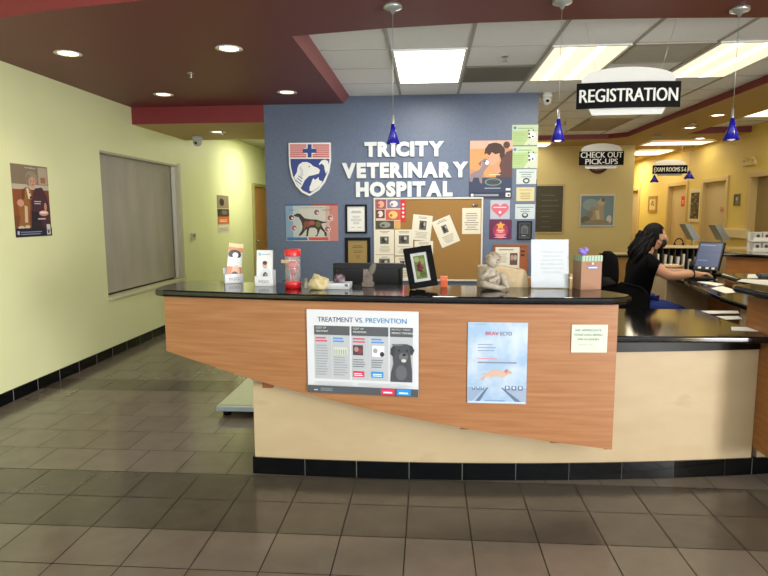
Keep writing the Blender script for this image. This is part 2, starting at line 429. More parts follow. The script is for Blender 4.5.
# soffit: left block + front band (curved front edge)
fe = [(-3.37, 3.92), (-3.0, 3.77), (-2.65, 3.65), (-2.25, 3.535), (-1.68, 3.435), (-1.0, 3.32), (0, 3.16), (1.2, 3.03), (2.6, 2.94), (4.9, 2.9)]
be = [(4.9, 4.06), (2.12, 4.056), (1.52, 4.012), (.924, 3.988), (.326, 4.0), (-.297, 4.06), (-.94, 4.175)]
so = MB(); so.prism(fe+be+[(-.94, YB-.001), (-3.37, YB-.001)], ZS, ZT-.002, M_soffit, side=M_fascia)
struct(so, 'trim_1', 'dark red dropped soffit over the entry and counter', 'soffit')
st = MB(); st.add([(-.939, 4.17, ZS), (-.939, YB-.001, ZS), (-.872, YB-.001, ZC), (-.872, 4.15, ZC), (-.939, YB-.001, ZC), (-.939, 4.17, ZC)], [(0, 3, 2, 1), (1, 2, 4), (0, 5, 3)], mat((146, 84, 80), .5, bump=.15, bscale=60))  # light falling on the red edge is put into this paler paint
struct(st, 'trim_4', 'sloped reddish edge of the dark red soffit beside the tile ceiling', 'soffit')
hs = MB(); hs.prism([(WL, YB), (-1.84, YB), (-1.84, 8.15), (WL, 8.15)], 2.525, ZT-.002, M_tansoffit, side=M_fascia)
struct(hs, 'trim_2', 'lower soffit with red face across the hallway', 'soffit')
hc = MB(); hc.box((WL, 8.15, 2.81), (-1.7, 18.1, 2.86), mat((170, 168, 150), .8)); struct(hc, 'ceiling_hall', 'grey ceiling of the hallway', 'ceiling')
rs = MB()
rs.prism([(3.19, 4.057), (4.02, 4.057), (4.02, 9.75), (4.9, 9.6), (4.9, 10.2), (5.0, 10.2), (5.0, 18), (3.72, 18), (3.72, YK+.01), (1.1, YK+.01), (1.1, 10.3), (2.95, 10.2), (3.19, 9.98)], ZS, ZT-.002, M_tansoffit, side=M_fascia)
struct(rs, 'trim_3', 'tan soffit with dark red edge over the right side', 'soffit')
# suspended grid
gc = MB(); gx = [-.31+.625*k for k in range(-1, 6)]; gy = [3.61+.61*k for k in range(0, 12)]
pan = {}  # special cells
LIGHTS = [((-.31, .315), (4.83, 6.05)), ((.94, 1.565), (4.83, 6.05)), ((2.19, 2.815), (4.83, 6.05))]
gc.add([(-.95, 3.97, ZC), (3.2, 3.97, ZC), (3.2, 10.3, ZC), (-.95, 10.3, ZC)], [(0, 3, 2, 1)], M_ceil)
gc.add([(4.0, 4.05, ZC+.02), (4.92, 4.05, ZC+.02), (4.92, 9.8, ZC+.02), (4.0, 9.8, ZC+.02)], [(0, 3, 2, 1)], M_ceil)
for x in gx:
    if -.93 < x < 3.19: gc.box((x-.012, 4.0, ZC-.006), (x+.012, 10.2, ZC+.01), M_tbar)
for yy in gy:
    if yy > 4.1: gc.box((-.94, yy-.007, ZC-.003), (3.19, yy+.007, ZC+.01), M_tbar)
for yy in gy: gc.box((4.02, yy-.01, ZC+.012), (4.9, yy+.01, ZC+.03), M_tbar)
struct(gc, 'ceiling_grid', 'suspended white tile ceiling above the reception area', 'ceiling')

# ---- fluorescent troffers
def troffer(x0, x1, y0, y1, z, label, e, c=(255, 250, 238), tubes=False, group=None):
    t = thing('ceiling_light', label, 'ceiling light', ((x0+x1)/2, (y0+y1)/2, z), 0, group)
    w, l = (x1-x0)/2, (y1-y0)/2
    f = MB(); fm = M_white; b = .02
    for (a, q) in (((-w, -l), (w, -l+b)), ((-w, l-b), (w, l)), ((-w, -l+b), (-w+b, l-b)), ((w-b, -l+b), (w, l-b))):
        f.box((a[0], a[1], -.012), (q[0], q[1], .004), fm)
    f.build('frame', t)
    p = MB(); L = w-b; 
    if tubes:
        M1 = mat(c, .5, emit=e); M2 = mat((250, 236, 202), .5, emit=e*.36)
        xs = [-L, -L*.62, -L*.38, L*.18, L*.42, L]
        for i in range(5):
            p.add([(xs[i], -l+b, -.006), (xs[i+1], -l+b, -.006), (xs[i+1], l-b, -.006), (xs[i], l-b, -.006)], [(3, 2, 1, 0)], M1 if i in (1, 3) else M2)
    else: p.add([(-L, -l+b, -.006), (L, -l+b, -.006), (L, l-b, -.006), (-L, l-b, -.006)], [(3, 2, 1, 0)], mat(c, .5, emit=e))
    p.build('diffuser', t)
    return t
troffer(-.298, .303, 4.84, 6.04, ZC-.004, 'bright square lit ceiling panel above the blue wall lettering', 5.0)
troffer(.952, 1.553, 4.84, 6.04, ZC-.004, 'lit ceiling panel above the REGISTRATION sign, left of the grey vent', 2.6, tubes=True)
troffer(2.202, 2.803, 4.84, 6.04, ZC-.004, 'lit ceiling panel at upper right, right of the grey vent', 2.6, tubes=True)
troffer(3.75, 4.82, 10.5, 11.1, ZS-.013, 'long lit panel in the tan soffit, nearest over the corridor', 1.5, (255, 240, 200), group='corridor lit panels')
troffer(4.05, 4.75, 12.0, 12.9, ZS-.013, 'lit panel behind the nearest one in the corridor ceiling', 3.0, (255, 244, 214), group='corridor lit panels')
troffer(1.5, 2.12, 10.55, 11.1, ZS-.013, 'lit panel beside the far edge of the blue wall', 3.0, (255, 244, 214), group='corridor lit panels')
troffer(4.15, 4.75, 7.6, 8.6, ZC+.004, 'lit panel in the small ceiling opening at far right', 1.6, (255, 244, 214))
# ---- vents
def vent(x0, x1, y0, y1, label, c):
    t = thing('ceiling_vent', label, 'vent', ((x0+x1)/2, (y0+y1)/2, ZC-.004))
    w, l = (x1-x0)/2-.014, (y1-y0)/2-.012; f = MB()
    for (a, q) in (((-w, -l), (w, -l+.02)), ((-w, l-.02), (w, l)), ((-w, -l+.02), (-w+.02, l-.02)), ((w-.02, -l+.02), (w, l-.02))): f.box((a[0], a[1], -.01), (q[0], q[1], .003), mat(c, .5))
    f.build('frame', t)
    g = MB()
    for k in range(22):
        yy = -l+.03+k*(2*l-.06)/21
        g.box((-w+.02, yy-.006, -.008), (w-.02, yy+.006, .001), mat(tuple(int(v*.9) for v in c), .6))
    g.build('grille', t)
vent(.315, .94, 5.44, 6.05, 'dark grey return vent in the tile ceiling beside the square lit panel', (122, 117, 105))
vent(1.565, 2.19, 4.83, 5.44, 'pale grey vent between the two lit panels at right', (172, 165, 148))
vent(2.19, 2.815, 8.49, 9.71, 'tan vent panel far back behind the REGISTRATION sign', (176, 150, 104))
# ---- recessed can lights
def can(x, y, z, label, e, group):
    t = thing('recessed_light', label, 'ceiling light', (x, y, z), 0, group)
    MB().lathe([(.075, .0), (.098, -.003), (.1, -.006), (.072, -.007), (.068, 0)], mat((225, 215, 200), .4), seg=28).build('trim_ring', t)
    MB().lathe([(0, -.002), (.07, -.0022)], mat((255, 236, 200), .4, emit=e), seg=24).build('lamp', t)
    if e > 4:
        ld = bpy.data.lights.new('can_bulb', 'SPOT'); ld.energy = e*1.0; ld.color = (1, .85, .62); ld.spot_size = 2.2; ld.spot_blend = .8; ld.shadow_soft_size = .06
        lo = bpy.data.objects.new('can_bulb', ld); COL.objects.link(lo); lo.location = (0, 0, -.03); lo.parent = t
    return t
G = 'recessed lights in the dark red soffit'
can(-2.71, 4.44, ZS, 'recessed light at upper left, nearest the green wall', 14, G)
can(-1.464, 4.42, ZS, 'recessed light in the dark red soffit, right one of the front pair', 14, G)
can(-2.68, 5.99, ZS, 'recessed light in the dark red soffit just in front of the red hallway face', 3.5, G)
can(-1.413, 6.0, ZS, 'recessed light in the dark red soffit above the shield emblem', 3.5, G)
can(-2.62, 7.35, 2.525, 'recessed light in the tan hallway soffit', 3, 'recessed hall light')
G = 'recessed lights in the tan soffit'
can(3.61, 7.9, ZS, 'recessed light in the tan soffit, nearest beside the right blue pendant', 6, G)
can(3.74, 9.0, ZS, 'recessed light in the tan soffit, middle of three', 6, G)
can(4.45, 10.3, ZS, 'recessed light at the far end of the tan soffit below the red strip', 6, G)
# ---- sprinklers, domes
def sprink(p, label, h=.04):
    t = thing('sprinkler_head', label, 'sprinkler', p); MB().lathe([(.03, 0), (.03, -.004), (.01, -.006), (.008, -h*.6)], M_chrome, seg=16).build('escutcheon', t)
    MB().lathe([(.006, -h*.6), (.018, -h*.9), (.02, -h), (0, -h)], M_chrome, seg=12).build('deflector', t)
p = at(505, 56, Z=ZC); sprink((p.x, p.y, ZC-.004), 'chrome sprinkler head beside the dark ceiling vent')
p = at(191, 73, Z=ZS); sprink((p.x, p.y, ZS), 'small sprinkler head in the dark red soffit')
p = at(222, 131, Z=2.525); sprink((p.x, p.y, 2.525), 'sprinkler head in the tan hallway soffit')
p = at(565, 122, Z=ZC); sprink((p.x, p.y, ZC-.004), 'sprinkler head in the far tile ceiling behind the middle pendant')
def dome(p, label, r=.06, c=(214, 214, 210)):
    t = thing('camera_dome', label, 'camera', p)
    MB().lathe([(r, 0), (r, -.03), (r*.9, -.05)], mat(c, .4), seg=24).build('housing', t)
    b = MB(); b.lathe([(r*.85, -.048), (r*.8, -.085), (r*.55, -.115), (0, -.125)], mat(c, .3), seg=24)
    b.ball((0, -r*.7, -.085), (.02, .012, .016), M_black, 10, 6); b.build('dome', t)
p = at(548, 92, Z=ZC); dome((p.x, p.y+.05, ZC-.004), 'white ceiling camera dome next to the blue wall end')
p = at(198, 137, Z=2.525); dome((p.x, p.y-.03, 2.525), 'grey dome camera under the hallway soffit', .07, (176, 178, 170))
# ---- pendants
M_cobalt = mat((34, 26, 160), .15, spec=.6, name='cobalt_glass')
def pendant(p, ztop, zbot, r, label, group, e=0):
    t = thing('pendant_lamp', label, 'lamp', (p[0], p[1], p[2]), 0, group); H = p[2]
    MB().lathe([(0, 0), (.055, 0), (.055, -.018), (.02, -.028), (.006, -.05), (0, -.05)], M_steel, seg=24).build('canopy', t)
    MB().tube([(0, 0, -.045), (0, 0, ztop-H+.05)], .0016, M_steel, 6).build('cable', t)
    MB().lathe([(0, ztop-H+.06), (.006, ztop-H+.055), (.009, ztop-H), (.009, ztop-H-.01)], M_steel, seg=12).build('socket', t)
    MB().lathe([(.011, ztop-H), (r*.42, ztop-H-(ztop-zbot)*.36), (r, zbot-H), (r*.94, zbot-H), (r*.38, ztop-H-(ztop-zbot)*.36), (.009, ztop-H-.004)], M_cobalt, seg=28).build('lamp_shade', t)
    pass
    MB().ball((0, 0, zbot-H+.015), (r*.62, r*.62, .02), mat((255, 250, 240), .5, emit=max(e, .2)), 14, 8).build('bulb')
    sub([o for o in bpy.data.objects if o.name.startswith('bulb') and o.parent is None][0], [c for c in t.children if c.name.startswith('lamp_shade')][0])
    return t
G = 'cobalt blue cone pendants'
pendant((-.214, 3.63, ZS), 2.035, 1.919, .041, 'cobalt blue cone pendant in front of the wall lettering', G, .3)
pendant((.76, 3.63, ZS), 2.05, 1.923, .041, 'cobalt blue cone pendant left of the REGISTRATION sign', G, 2)
pendant((1.852, 3.86, ZS), 2.073, 1.942, .047, 'cobalt blue cone pendant at far right, largest', G, .3)
pendant((3.61, 9.9, ZS), 2.10, 1.985, .07, 'small dark blue pendant left of the EXAM ROOMS sign', 'far pendants', .1)
pendant((3.60, 8.6, ZS), 2.075, 1.965, .07, 'small dark blue pendant right of the EXAM ROOMS sign', 'far pendants', .1)

# ---- hanging signs
def hang_sign(c, w, h, lines, label, rz, ztop, splay, bulge=.03):
    """white lens-shaped backboard with a bowed black name plate"""
    t = thing('hanging_sign', label, 'sign', (c[0], c[1], c[2]), rz)
    n = 24
    def Yc(x): return bulge*((2*x/w)**2-1)
    back = MB(); vs = []; fs = []
    W = w*.90
    for i in range(n+1):
        x = -W/2+W*i/n; a = 2*x/W
        zt = h/2+.03+h*.52*math.sqrt(max(0, 1-a*a))*.85; zb = -h/2-h*.24
        if abs(x) > w*.35: zb = -h/2+.005
        for yy in (.012, .018): vs += [(x, yy, zb), (x, yy, zt)]
    for i in range(n):
        a = i*4; b = a+4
        fs += [(a, b, b+1, a+1), (a+2, a+3, b+3, b+2), (a+1, b+1, b+3, a+3), (a, a+2, b+2, b)]
    fs += [(0, 1, 3, 2), (n*4, n*4+2, n*4+3, n*4+1)]
    back.add(vs, fs, mat((232, 232, 228), .35)); back.build('backboard', t)
    pl = MB(); vs = []; fs = []
    for i in range(n+1):
        x = -w/2+w*i/n
        for yy in (0, .004): vs += [(x, Yc(x)+yy, -h/2), (x, Yc(x)+yy, h/2)]
    for i in range(n):
        a = i*4; b = a+4
        fs += [(a, b, b+1, a+1), (a+2, a+3, b+3, b+2), (a+1, b+1, b+3, a+3), (a, a+2, b+2, b)]
    fs += [(0, 1, 3, 2), (n*4, n*4+2, n*4+3, n*4+1)]
    pl.add(vs, fs, mat((9, 9, 9), .6, spec=.12)); lt = MB()
    Mt = mat((232, 232, 228), .5)
    for (s, x0, x1, z0, z1) in lines:
        tv, tf, tw, th = text2d(s, .0)
        q = [(x0*w/2+(x1-x0)*w/2*a/tw, 0, z0*h/2+(z1-z0)*h/2*b/th) for a, b in tv]
        for dx in (-1, 0, 1):
            lt.add([(x+dx*.0028*w/.7, Yc(x)-.0015, z) for x, _, z in q], tf, Mt)
    plate = pl.build('name_plate', t); sub(lt.build('lettering'), plate)['label'] = 'white lettering'
    for sg in (-1, 1):
        zz = h/2+.03
        MB().tube([(sg*w*.30, .015, h*.5+.01), (sg*w*.30, .015, h*.78)], .002, M_steel, 6).build('hook', t)
        MB().tube([(sg*w*.30, .015, h*.78), (sg*(w*.30+splay), .015, ztop-c[2])], .0012, M_steel, 6).build('wire', t)
hang_sign((1.364, 4.3, 2.301), .69, .172, [('REGISTRATION', -.94, .94, -.52, .5)], 'black and white hanging sign reading REGISTRATION', -.03, ZC, .09)
hang_sign((2.838, 10.15, 2.395), .72, .225, [('CHECK OUT', -.93, .93, .06, .88), ('PICK-UPS', -.72, .72, -.88, -.08)], 'hanging sign reading CHECK OUT PICK-UPS in front of the clock', 0, ZC-.08, .05)
p1 = at(670, 169.5, Y=11.0)
hang_sign((p1.x, 11.0, p1.z), .60, .15, [('EXAM ROOMS 5-6', -.92, .92, -.5, .5)], 'small far hanging sign reading EXAM ROOMS 5-6', 0, ZS, .02)

# ================================================================ RECEPTION COUNTER
def yf(x): return 2.995+(x-.5)**2/18.5          # upper granite front edge
def yb(x): return 3.209+(x+.3)**2/24.4           # base front
XL, XM, XR = -1.0, .955, 1.862
cnt = thing('reception_counter', 'long curved reception counter with pale maple base and slanted orange wood front panel', 'counter', (0, 3.3, 0))
def P(mb, name, root, **k):
    o = mb.build(name, root); o.location = o.location-Vector(root.location); return o
def linsp(a, b, n): return [a+(b-a)*i/n for i in range(n+1)]
b = MB(); xs = linsp(XL, XR-.002, 30)
b.prism([(x, yb(x)) for x in xs]+[(x, yb(x)+.11) for x in xs[::-1]], .1, .737, M_maple)
xs = linsp(XL, XM, 20); b.prism([(x, yb(x)) for x in xs]+[(x, yb(x)+.11) for x in xs[::-1]], .737, 1.038, M_maple)
b.box((XL, yb(XL)+.11, .005), (XL+.03, 4.15, .795), M_maple); b.box((XL+.03, 4.12, .005), (1.86, 4.15, .795), M_maple)
xs = linsp(XL+.004, XR-.002, 30); b.prism([(x, yb(x)+.004) for x in xs]+[(x, yb(x)+.106) for x in xs[::-1]], .003, .1, mat((40, 36, 30), .8))
P(b, 'base', cnt)
k = MB(); kx = [XL-.002+.3*i for i in range(10)]+[XR-.001]
tilestrip(k, [(x, yb(x)+.004) for x in kx], .002, .1, M_blacktile, M_grout, t=.016, gap=.005)
k.prism([(XL-.012, yb(XL)-.012), (XL, yb(XL)-.012), (XL, yb(XL)+.3), (XL-.012, yb(XL)+.3)], .002, .1, M_blacktile)
P(k, 'kick_tiles', cnt)
# hanging orange front panel: bottom line follows the photograph's slanted cut
bot = [(166.5, 351), (192, 359.5), (253, 379.5), (300, 392.5), (384, 412.5), (470, 429.5), (489, 432.5), (576, 445), (612, 449.8)]
bx = []
for (px, py) in bot:
    q = at(px, py, Y=3.06)
    for _ in range(5): q = at(px, py, Y=yf(q.x)+.035)
    bx.append((q.x, q.z))
def bz(x):
    if x <= bx[0][0]: return bx[0][1]
    for (a, za), (c, zc) in zip(bx[:-1], bx[1:]):
        if a <= x <= c: return za+(zc-za)*(x-a)/(c-a)
    return bx[-1][1]
xa, xb = bx[0][0], bx[-1][0]
pn = MB(); xs = linsp(xa, xb, 60); vs = []; fs = []
nz = 1
for x in xs:
    Yp = yf(x)+.035
    vs += [(x, Yp, bz(x)), (x, Yp, 1.038), (x, Yp+.022, bz(x)), (x, Yp+.022, 1.038)]
for i in range(60):
    a = i*4; c = a+4
    fs += [(a, c, c+1, a+1), (a+2, a+3, c+3, c+2), (a+1, c+1, c+3, a+3), (a, a+2, c+2, c)]
fs += [(0, 1, 3, 2), (240, 242, 243, 241)]
pn.add(vs, fs, M_wood); P(pn, 'front_panel', cnt)
# brackets between base and hanging panel
Mbr = mat((120, 66, 34), .5)
for x in (XL+.012, .93):
    br = MB(); z0 = bz(x)-.012
    y1 = yb(x)+.02; y0 = yf(x)+.057
    br.prism([(x, y0), (x+.02, y0), (x+.02, y1), (x, y1)], max(.25, z0-.0), 1.036, Mbr); P(br, 'bracket', cnt)
for px, py in ((262, 383.5), (466, 428.5), (556, 442)):
    q = at(px, py, Y=3.05); x = q.x; br = MB()
    br.prism([(x-.03, yf(x)+.057), (x+.03, yf(x)+.057), (x+.025, yb(x)), (x-.02, yb(x))], bz(x)-(.034 if px == 262 else .012), bz(x)+.05, Mbr); P(br, 'bracket', cnt)
sup = MB(); sup.box((-1.36, yf(-1.36)+.06, .86), (-1.33, 3.56, 1.036), M_maple); sup.box((-1.33, 3.45, .9), (XL+.01, 3.47, 1.036), M_maple); P(sup, 'end_support', cnt)
# upper granite top
fx = linsp(-1.50, .93, 24)
out = [(x, yf(x)) for x in fx]+[(1.0, 3.035), (1.045, 3.09), (1.05, 3.15), (1.01, 3.24), (.92, 3.39), (.87, 3.44)]
bk = linsp(.80, -1.48, 20)
out += [(x, max(yf(x)+.50, 3.47)) for x in bk]+[(-1.55, 3.66), (-1.59, 3.58), (-1.60, 3.45), (-1.59, 3.32), (-1.56, 3.25)]
gt = MB(); gt.prism(out, 1.040, 1.078, M_granite, bev=.014, seg=4)
tag(gt.build('granite_countertop'), 'long black granite top of the raised counter with bullnose edge', 'countertop')
ZT1 = 1.078
# lower granite slab
fx = linsp(XM+.008, XR-.003, 12)
slab = [(x, 3.232+.03*(x-XM)) for x in fx]+[(XR-.003, 4.2), (-.98, 4.2), (-.98, yb(-.98)+.115)]+[(x, yb(x)+.115) for x in linsp(-.9, XM, 12)]+[(XM+.008, yb(XM)+.115)]
ls = MB(); ls.prism(slab, .798, .835, M_granite, bev=.012, seg=4)
lo = tag(ls.build('granite_desk_slab'), 'low polished black granite desk slab at right of the raised counter', 'countertop')
ap = MB(); fx = linsp(XM+.003, XR-.003, 12); ap.prism([(x, yb(x)-.012) for x in fx]+[(x, yb(x)+.1) for x in fx[::-1]], .738, .797, noisy('black_granite_speck', (12, 11, 10), (20, 18, 16), nscale=260, rough=.3, lo=.5, hi=.66, c3=(110, 105, 96), spec=.2))
o = ap.build('apron', lo); o.location = o.location-lo.location
ZSL = .835
# right raised unit: side face runs towards the viewer
ru = thing('counter_end_unit', 'amber wood end unit of the next raised counter at right edge', 'counter', (2.4, 3.3, 0))
u = MB(); u.box((XR, 3.02, .165), (XR+.03, 3.56, 1.038), M_ward); u.box((XR+.03, 3.02, .165), (3.6, 3.06, 1.038), M_ward); u.box((XR+.03, 3.5, .84), (3.6, 3.56, 1.038), M_ward); P(u, 'side_panel', ru)
u = MB(); xs = linsp(XR+.031, 3.6, 14); u.prism([(x, yb(x)) for x in xs]+[(x, yb(x)+.06) for x in xs[::-1]], .1, .165, M_maple); u.box((XR+.04, 3.44, .166), (3.6, 3.49, .83), M_maple); P(u, 'base', ru)
u = MB(); kx = [XR+.001+.3*i for i in range(6)]; tilestrip(u, [(x, yb(x)+.004) for x in kx], .002, .1, M_blacktile, M_grout, t=.016, gap=.005); P(u, 'kick_tiles', ru)
rt = MB(); rt.prism([(1.80, 2.98), (3.65, 2.98), (3.65, 4.3), (2.06, 4.3), (1.98, 3.74), (1.93, 3.66), (1.80, 3.62), (1.77, 3.54), (1.775, 3.3)], 1.040, 1.078, M_granite, bev=.014, seg=4)
tag(rt.build('granite_countertop'), 'black granite top of the end unit at right edge with papers on it', 'countertop')

# ---- printed posters on the counter front
def panel_sheet(px, c, t=.002, **k):
    x0, y0, x1, y1 = px
    def hit(x, y):
        q = at(x, y, Y=3.0)
        for _ in range(6): q = at(x, y, Y=yf(q.x)+.035-.006)
        return q
    a = hit(x0, y1); b = hit(x1, y1); d = hit((x0+x1)/2, y0)
    U = Vector((b.x-a.x, b.y-a.y, 0)); w = U.length
    sag = w*w/74+.0012
    return Sheet(Vector((a.x, a.y+.004-sag, (a.z+b.z)/2)), U, ZU, w, d.z-(a.z+b.z)/2, c, t, **k)
s = panel_sheet((308.5, 310.5, 418.5, 394), (208, 210, 216), rough=.35)
s.text('TREATMENT', .26, .885, .058, (74, 62, 132), ww=.32, bold=.012); s.text('VS.', .475, .885, .058, (84, 100, 160), ww=.075, bold=.012); s.text('PREVENTION', .715, .885, .058, (66, 150, 214), ww=.36, bold=.012)
for i, (x0, x1) in enumerate(((.065, .39), (.405, .735), (.75, .95))):
    s.rect(x0, .17, x1, .72, (178, 182, 188)); s.rect(x0, .70, x1, .81, (84, 87, 92))
    s.text(('COST OF', 'COST OF', 'PROTECT TODAY,')[i], x0+.015, .785, .022, (230, 230, 230), bold=.01, align='l'); s.text(('TREATMENT', 'PREVENTION', 'PREVENT TOMORROW')[i], x0+.015, .745, .022, (230, 230, 230), bold=.01, align='l', sq=.85)
s.rect(.225, .18, .228, .69, (208, 210, 216)); s.rect(.57, .18, .573, .69, (208, 210, 216))
for x, cc in ((.08, (200, 80, 100)), (.24, (80, 140, 210)), (.42, (200, 80, 100)), (.585, (80, 140, 210))): s.lines(x, .62, x+.11, .69, 2, cc, .5)
s.lines(.08, .22, .20, .60, 12, (150, 152, 158), .35); s.lines(.245, .22, .37, .46, 8, (150, 152, 158), .35); s.rect(.24, .47, .37, .56, (196, 200, 190))
for i in range(6): s.rect(.25+i*.02, .475, .258+i*.02, .53, (150, 160, 120))
s.rect(.42, .47, .51, .59, (82, 62, 70)); s.ell(.45, .54, .02, .03, (170, 130, 120)); s.ell(.485, .52, .018, .03, (140, 60, 70))
s.rect(.59, .46, .70, .59, (226, 228, 232)); s.ell(.62, .53, .02, .03, (150, 150, 160)); s.ell(.68, .49, .02, .03, (50, 50, 60))
s.lines(.42, .33, .53, .44, 4, (110, 112, 118), .35); s.lines(.585, .33, .70, .44, 4, (110, 112, 118), .35)
s.rect(.42, .21, .52, .28, (206, 60, 96)); s.rect(.585, .21, .69, .28, (48, 140, 214)); s.lines(.43, .225, .51, .265, 2, (240, 230, 235), .5); s.lines(.595, .225, .68, .265, 2, (230, 240, 245), .5)
# the grey dog of the third column
s.poly([(.755, .17), (.945, .17), (.945, .30), (.935, .42), (.93, .50), (.95, .56), (.945, .60), (.90, .62), (.83, .62), (.79, .60), (.76, .56), (.755, .50), (.775, .47), (.78, .38), (.76, .28)], (72, 74, 80))
s.poly([(.93, .50), (.945, .49), (.965, .55), (.945, .60), (.92, .60)], (58, 60, 66)); s.poly([(.76, .49), (.785, .47), (.80, .58), (.78, .60), (.757, .56)], (58, 60, 66))
s.ell(.87, .47, .04, .05, (104, 106, 112)); s.ell(.875, .495, .016, .016, (30, 30, 34)); s.ell(.83, .545, .008, .012, (20, 20, 22)); s.ell(.90, .545, .008, .012, (20, 20, 22)); s.ell(.872, .425, .022, .02, (200, 196, 196))
s.ell(.85, .28, .05, .09, (96, 98, 104)); s.lines(.77, .60, .86, .66, 1, (110, 110, 116), .3)
s.lines(.065, .10, .43, .15, 3, (186, 188, 194), .3, .1); s.lines(.46, .10, .95, .15, 3, (186, 188, 194), .3, .1)
s.rect(0, 0, 1, .09, (78, 82, 88)); s.rect(.67, .012, .79, .085, (214, 50, 92)); s.rect(.81, .012, .935, .085, (44, 140, 216)); s.lines(.69, .03, .77, .06, 1, (245, 230, 235), .6, .1); s.lines(.83, .03, .91, .06, 1, (230, 240, 245), .6, .1)
s.lines(.06, .03, .10, .05, 1, (210, 212, 216), .5); s.lines(.12, .03, .24, .07, 3, (150, 154, 160), .4)
s.done('poster', 'wide white poster headed TREATMENT VS. PREVENTION on the counter front', 'poster')
s = panel_sheet((467, 322.5, 526, 403.5), noisy('cloud_print', (150, 176, 206), (188, 200, 214), nscale=7, rough=.35, lo=.42, hi=.62))
s.text('BRAV', .405, .865, .045, (206, 60, 84), ww=.22, bold=.018); s.text('ECTO', .64, .865, .045, (90, 96, 120), ww=.19, bold=.02)
s.lines(.03, .975, .3, .985, 1, (120, 134, 160), .6)
s.lines(.17, .65, .78, .76, 3, (126, 146, 178), .3, .7); s.lines(.17, .50, .88, .54, 1, (120, 130, 150), .45, .1); s.lines(.17, .55, .5, .57, 1, (214, 130, 140), .6)
s.poly([(.0, .01), (.06, .01), (.3, .2), (.35, .2), (.17, .01), (1, .01), (1, .07), (.7, .16), (.58, .2), (.62, .2), (.9, .02), (1, .06), (1, .22), (.7, .25), (0, .22)][:3]+[(.0, .2)], (140, 158, 184))
s.poly([(.12, .01), (.2, .01), (.36, .2), (.33, .2)], (96, 112, 138)); s.poly([(.84, .01), (.95, .01), (.60, .2), (.57, .2)], (96, 112, 138)); s.poly([(.95, .01), (1, .01), (1, .2), (.62, .2)], (150, 164, 188))
# leaping dog
s.poly([(.21, .30), (.27, .28), (.31, .33), (.40, .33), (.52, .345), (.60, .32), (.64, .345), (.70, .37), (.75, .375), (.755, .395), (.70, .42), (.65, .43), (.60, .41), (.50, .42), (.40, .415), (.34, .38), (.26, .375), (.24, .36), (.30, .355)], (198, 164, 150))
s.poly([(.62, .40), (.66, .37), (.69, .42), (.65, .435)], (170, 120, 116)); s.ell(.705, .395, .008, .006, (60, 40, 40))
for i, x in enumerate((.08, .16, .235, .64, .75, .86)): w_ = .05 if i < 3 else .075; s.rect(x, .17, x+w_, .17+w_*.75, (88, 104, 134)); s.rect(x+w_*.25, .185, x+w_*.75, .19+w_*.4, (190, 206, 226))
s.lines(.3, .03, .7, .06, 1, (120, 150, 196), .5); s.rect(.02, .01, .98, .028, (190, 204, 222))
s.done('poster', 'pale blue sky poster with leaping dog headed BRAVECTO on the counter front', 'poster')
s = panel_sheet((571, 324.8, 606.8, 352.5), (200, 206, 188), rough=.4)
for i, tx in enumerate(('WE APPRECIATE', 'YOUR DOG BEING', 'ON A LEASH')): s.text(tx, .46, .80-.16*i, .085, (70, 130, 110), ww=(.74, .80, .6)[i], bold=.02)
s.text('thank you', .4, .28, .08, (120, 150, 140), ww=.4); s.ell(.82, .28, .08, .1, (196, 214, 200)); s.ell(.82, .28, .05, .06, (200, 206, 188))
s.done('notice', 'small cream leash notice with green lettering at right of the counter front', 'notice')

# ================================================================ BLUE WALL DISPLAY
# raised white letters
def wall_letters():
    t = thing('wall_lettering', 'large raised white letters TRICITY VETERINARY HOSPITAL on the blue wall', 'sign', (.0, YB, 1.7))
    Mw = mat((214, 217, 218), .35, name='white_letter'); Ys = YB-.022
    for word, px0, px1, pyt, pyb in (('TRICITY', 364.5, 444, 141.5, 156.5), ('VETERINARY', 342, 468, 162.3, 177.8), ('HOSPITAL', 356, 452.5, 181.5, 196.8)):
        a = at(px0, pyb, Y=Ys); b_ = at(px1, pyb, Y=Ys); d = at((px0+px1)/2, pyt, Y=Ys); z0 = (a.z+b_.z)/2; hgt = d.z-z0; W = b_.x-a.x
        G_ = [text2d(ch, .062) for ch in word]; gap = .05
        tot = sum(g[2] for g in G_)+gap*(len(word)-1); kx = W/tot; x = a.x
        for (vs, fs, tw, th), ch in zip(G_, word):
            m = MB(); kz = hgt/th; n = len(vs)
            fr_ = [(x+p[0]*kx, YB-.024, z0+p[1]*kz) for p in vs]; bk_ = [(q[0], YB-.001, q[2]) for q in fr_]
            # boundary edges for the sides
            cnt_ = {}
            for f in fs:
                for i in range(len(f)): e = (f[i], f[(i+1) % len(f)]); cnt_[e] = 1
            sides = [(i, j, j+n, i+n) for (i, j) in cnt_ if (j, i) not in cnt_]
            m.add(fr_+bk_, [list(f) for f in fs]+[[j for j in f] for f in sides], Mw)
            o = m.build('letter', t); o.location = o.location-t.location
            x += (tw+gap)*kx
wall_letters()
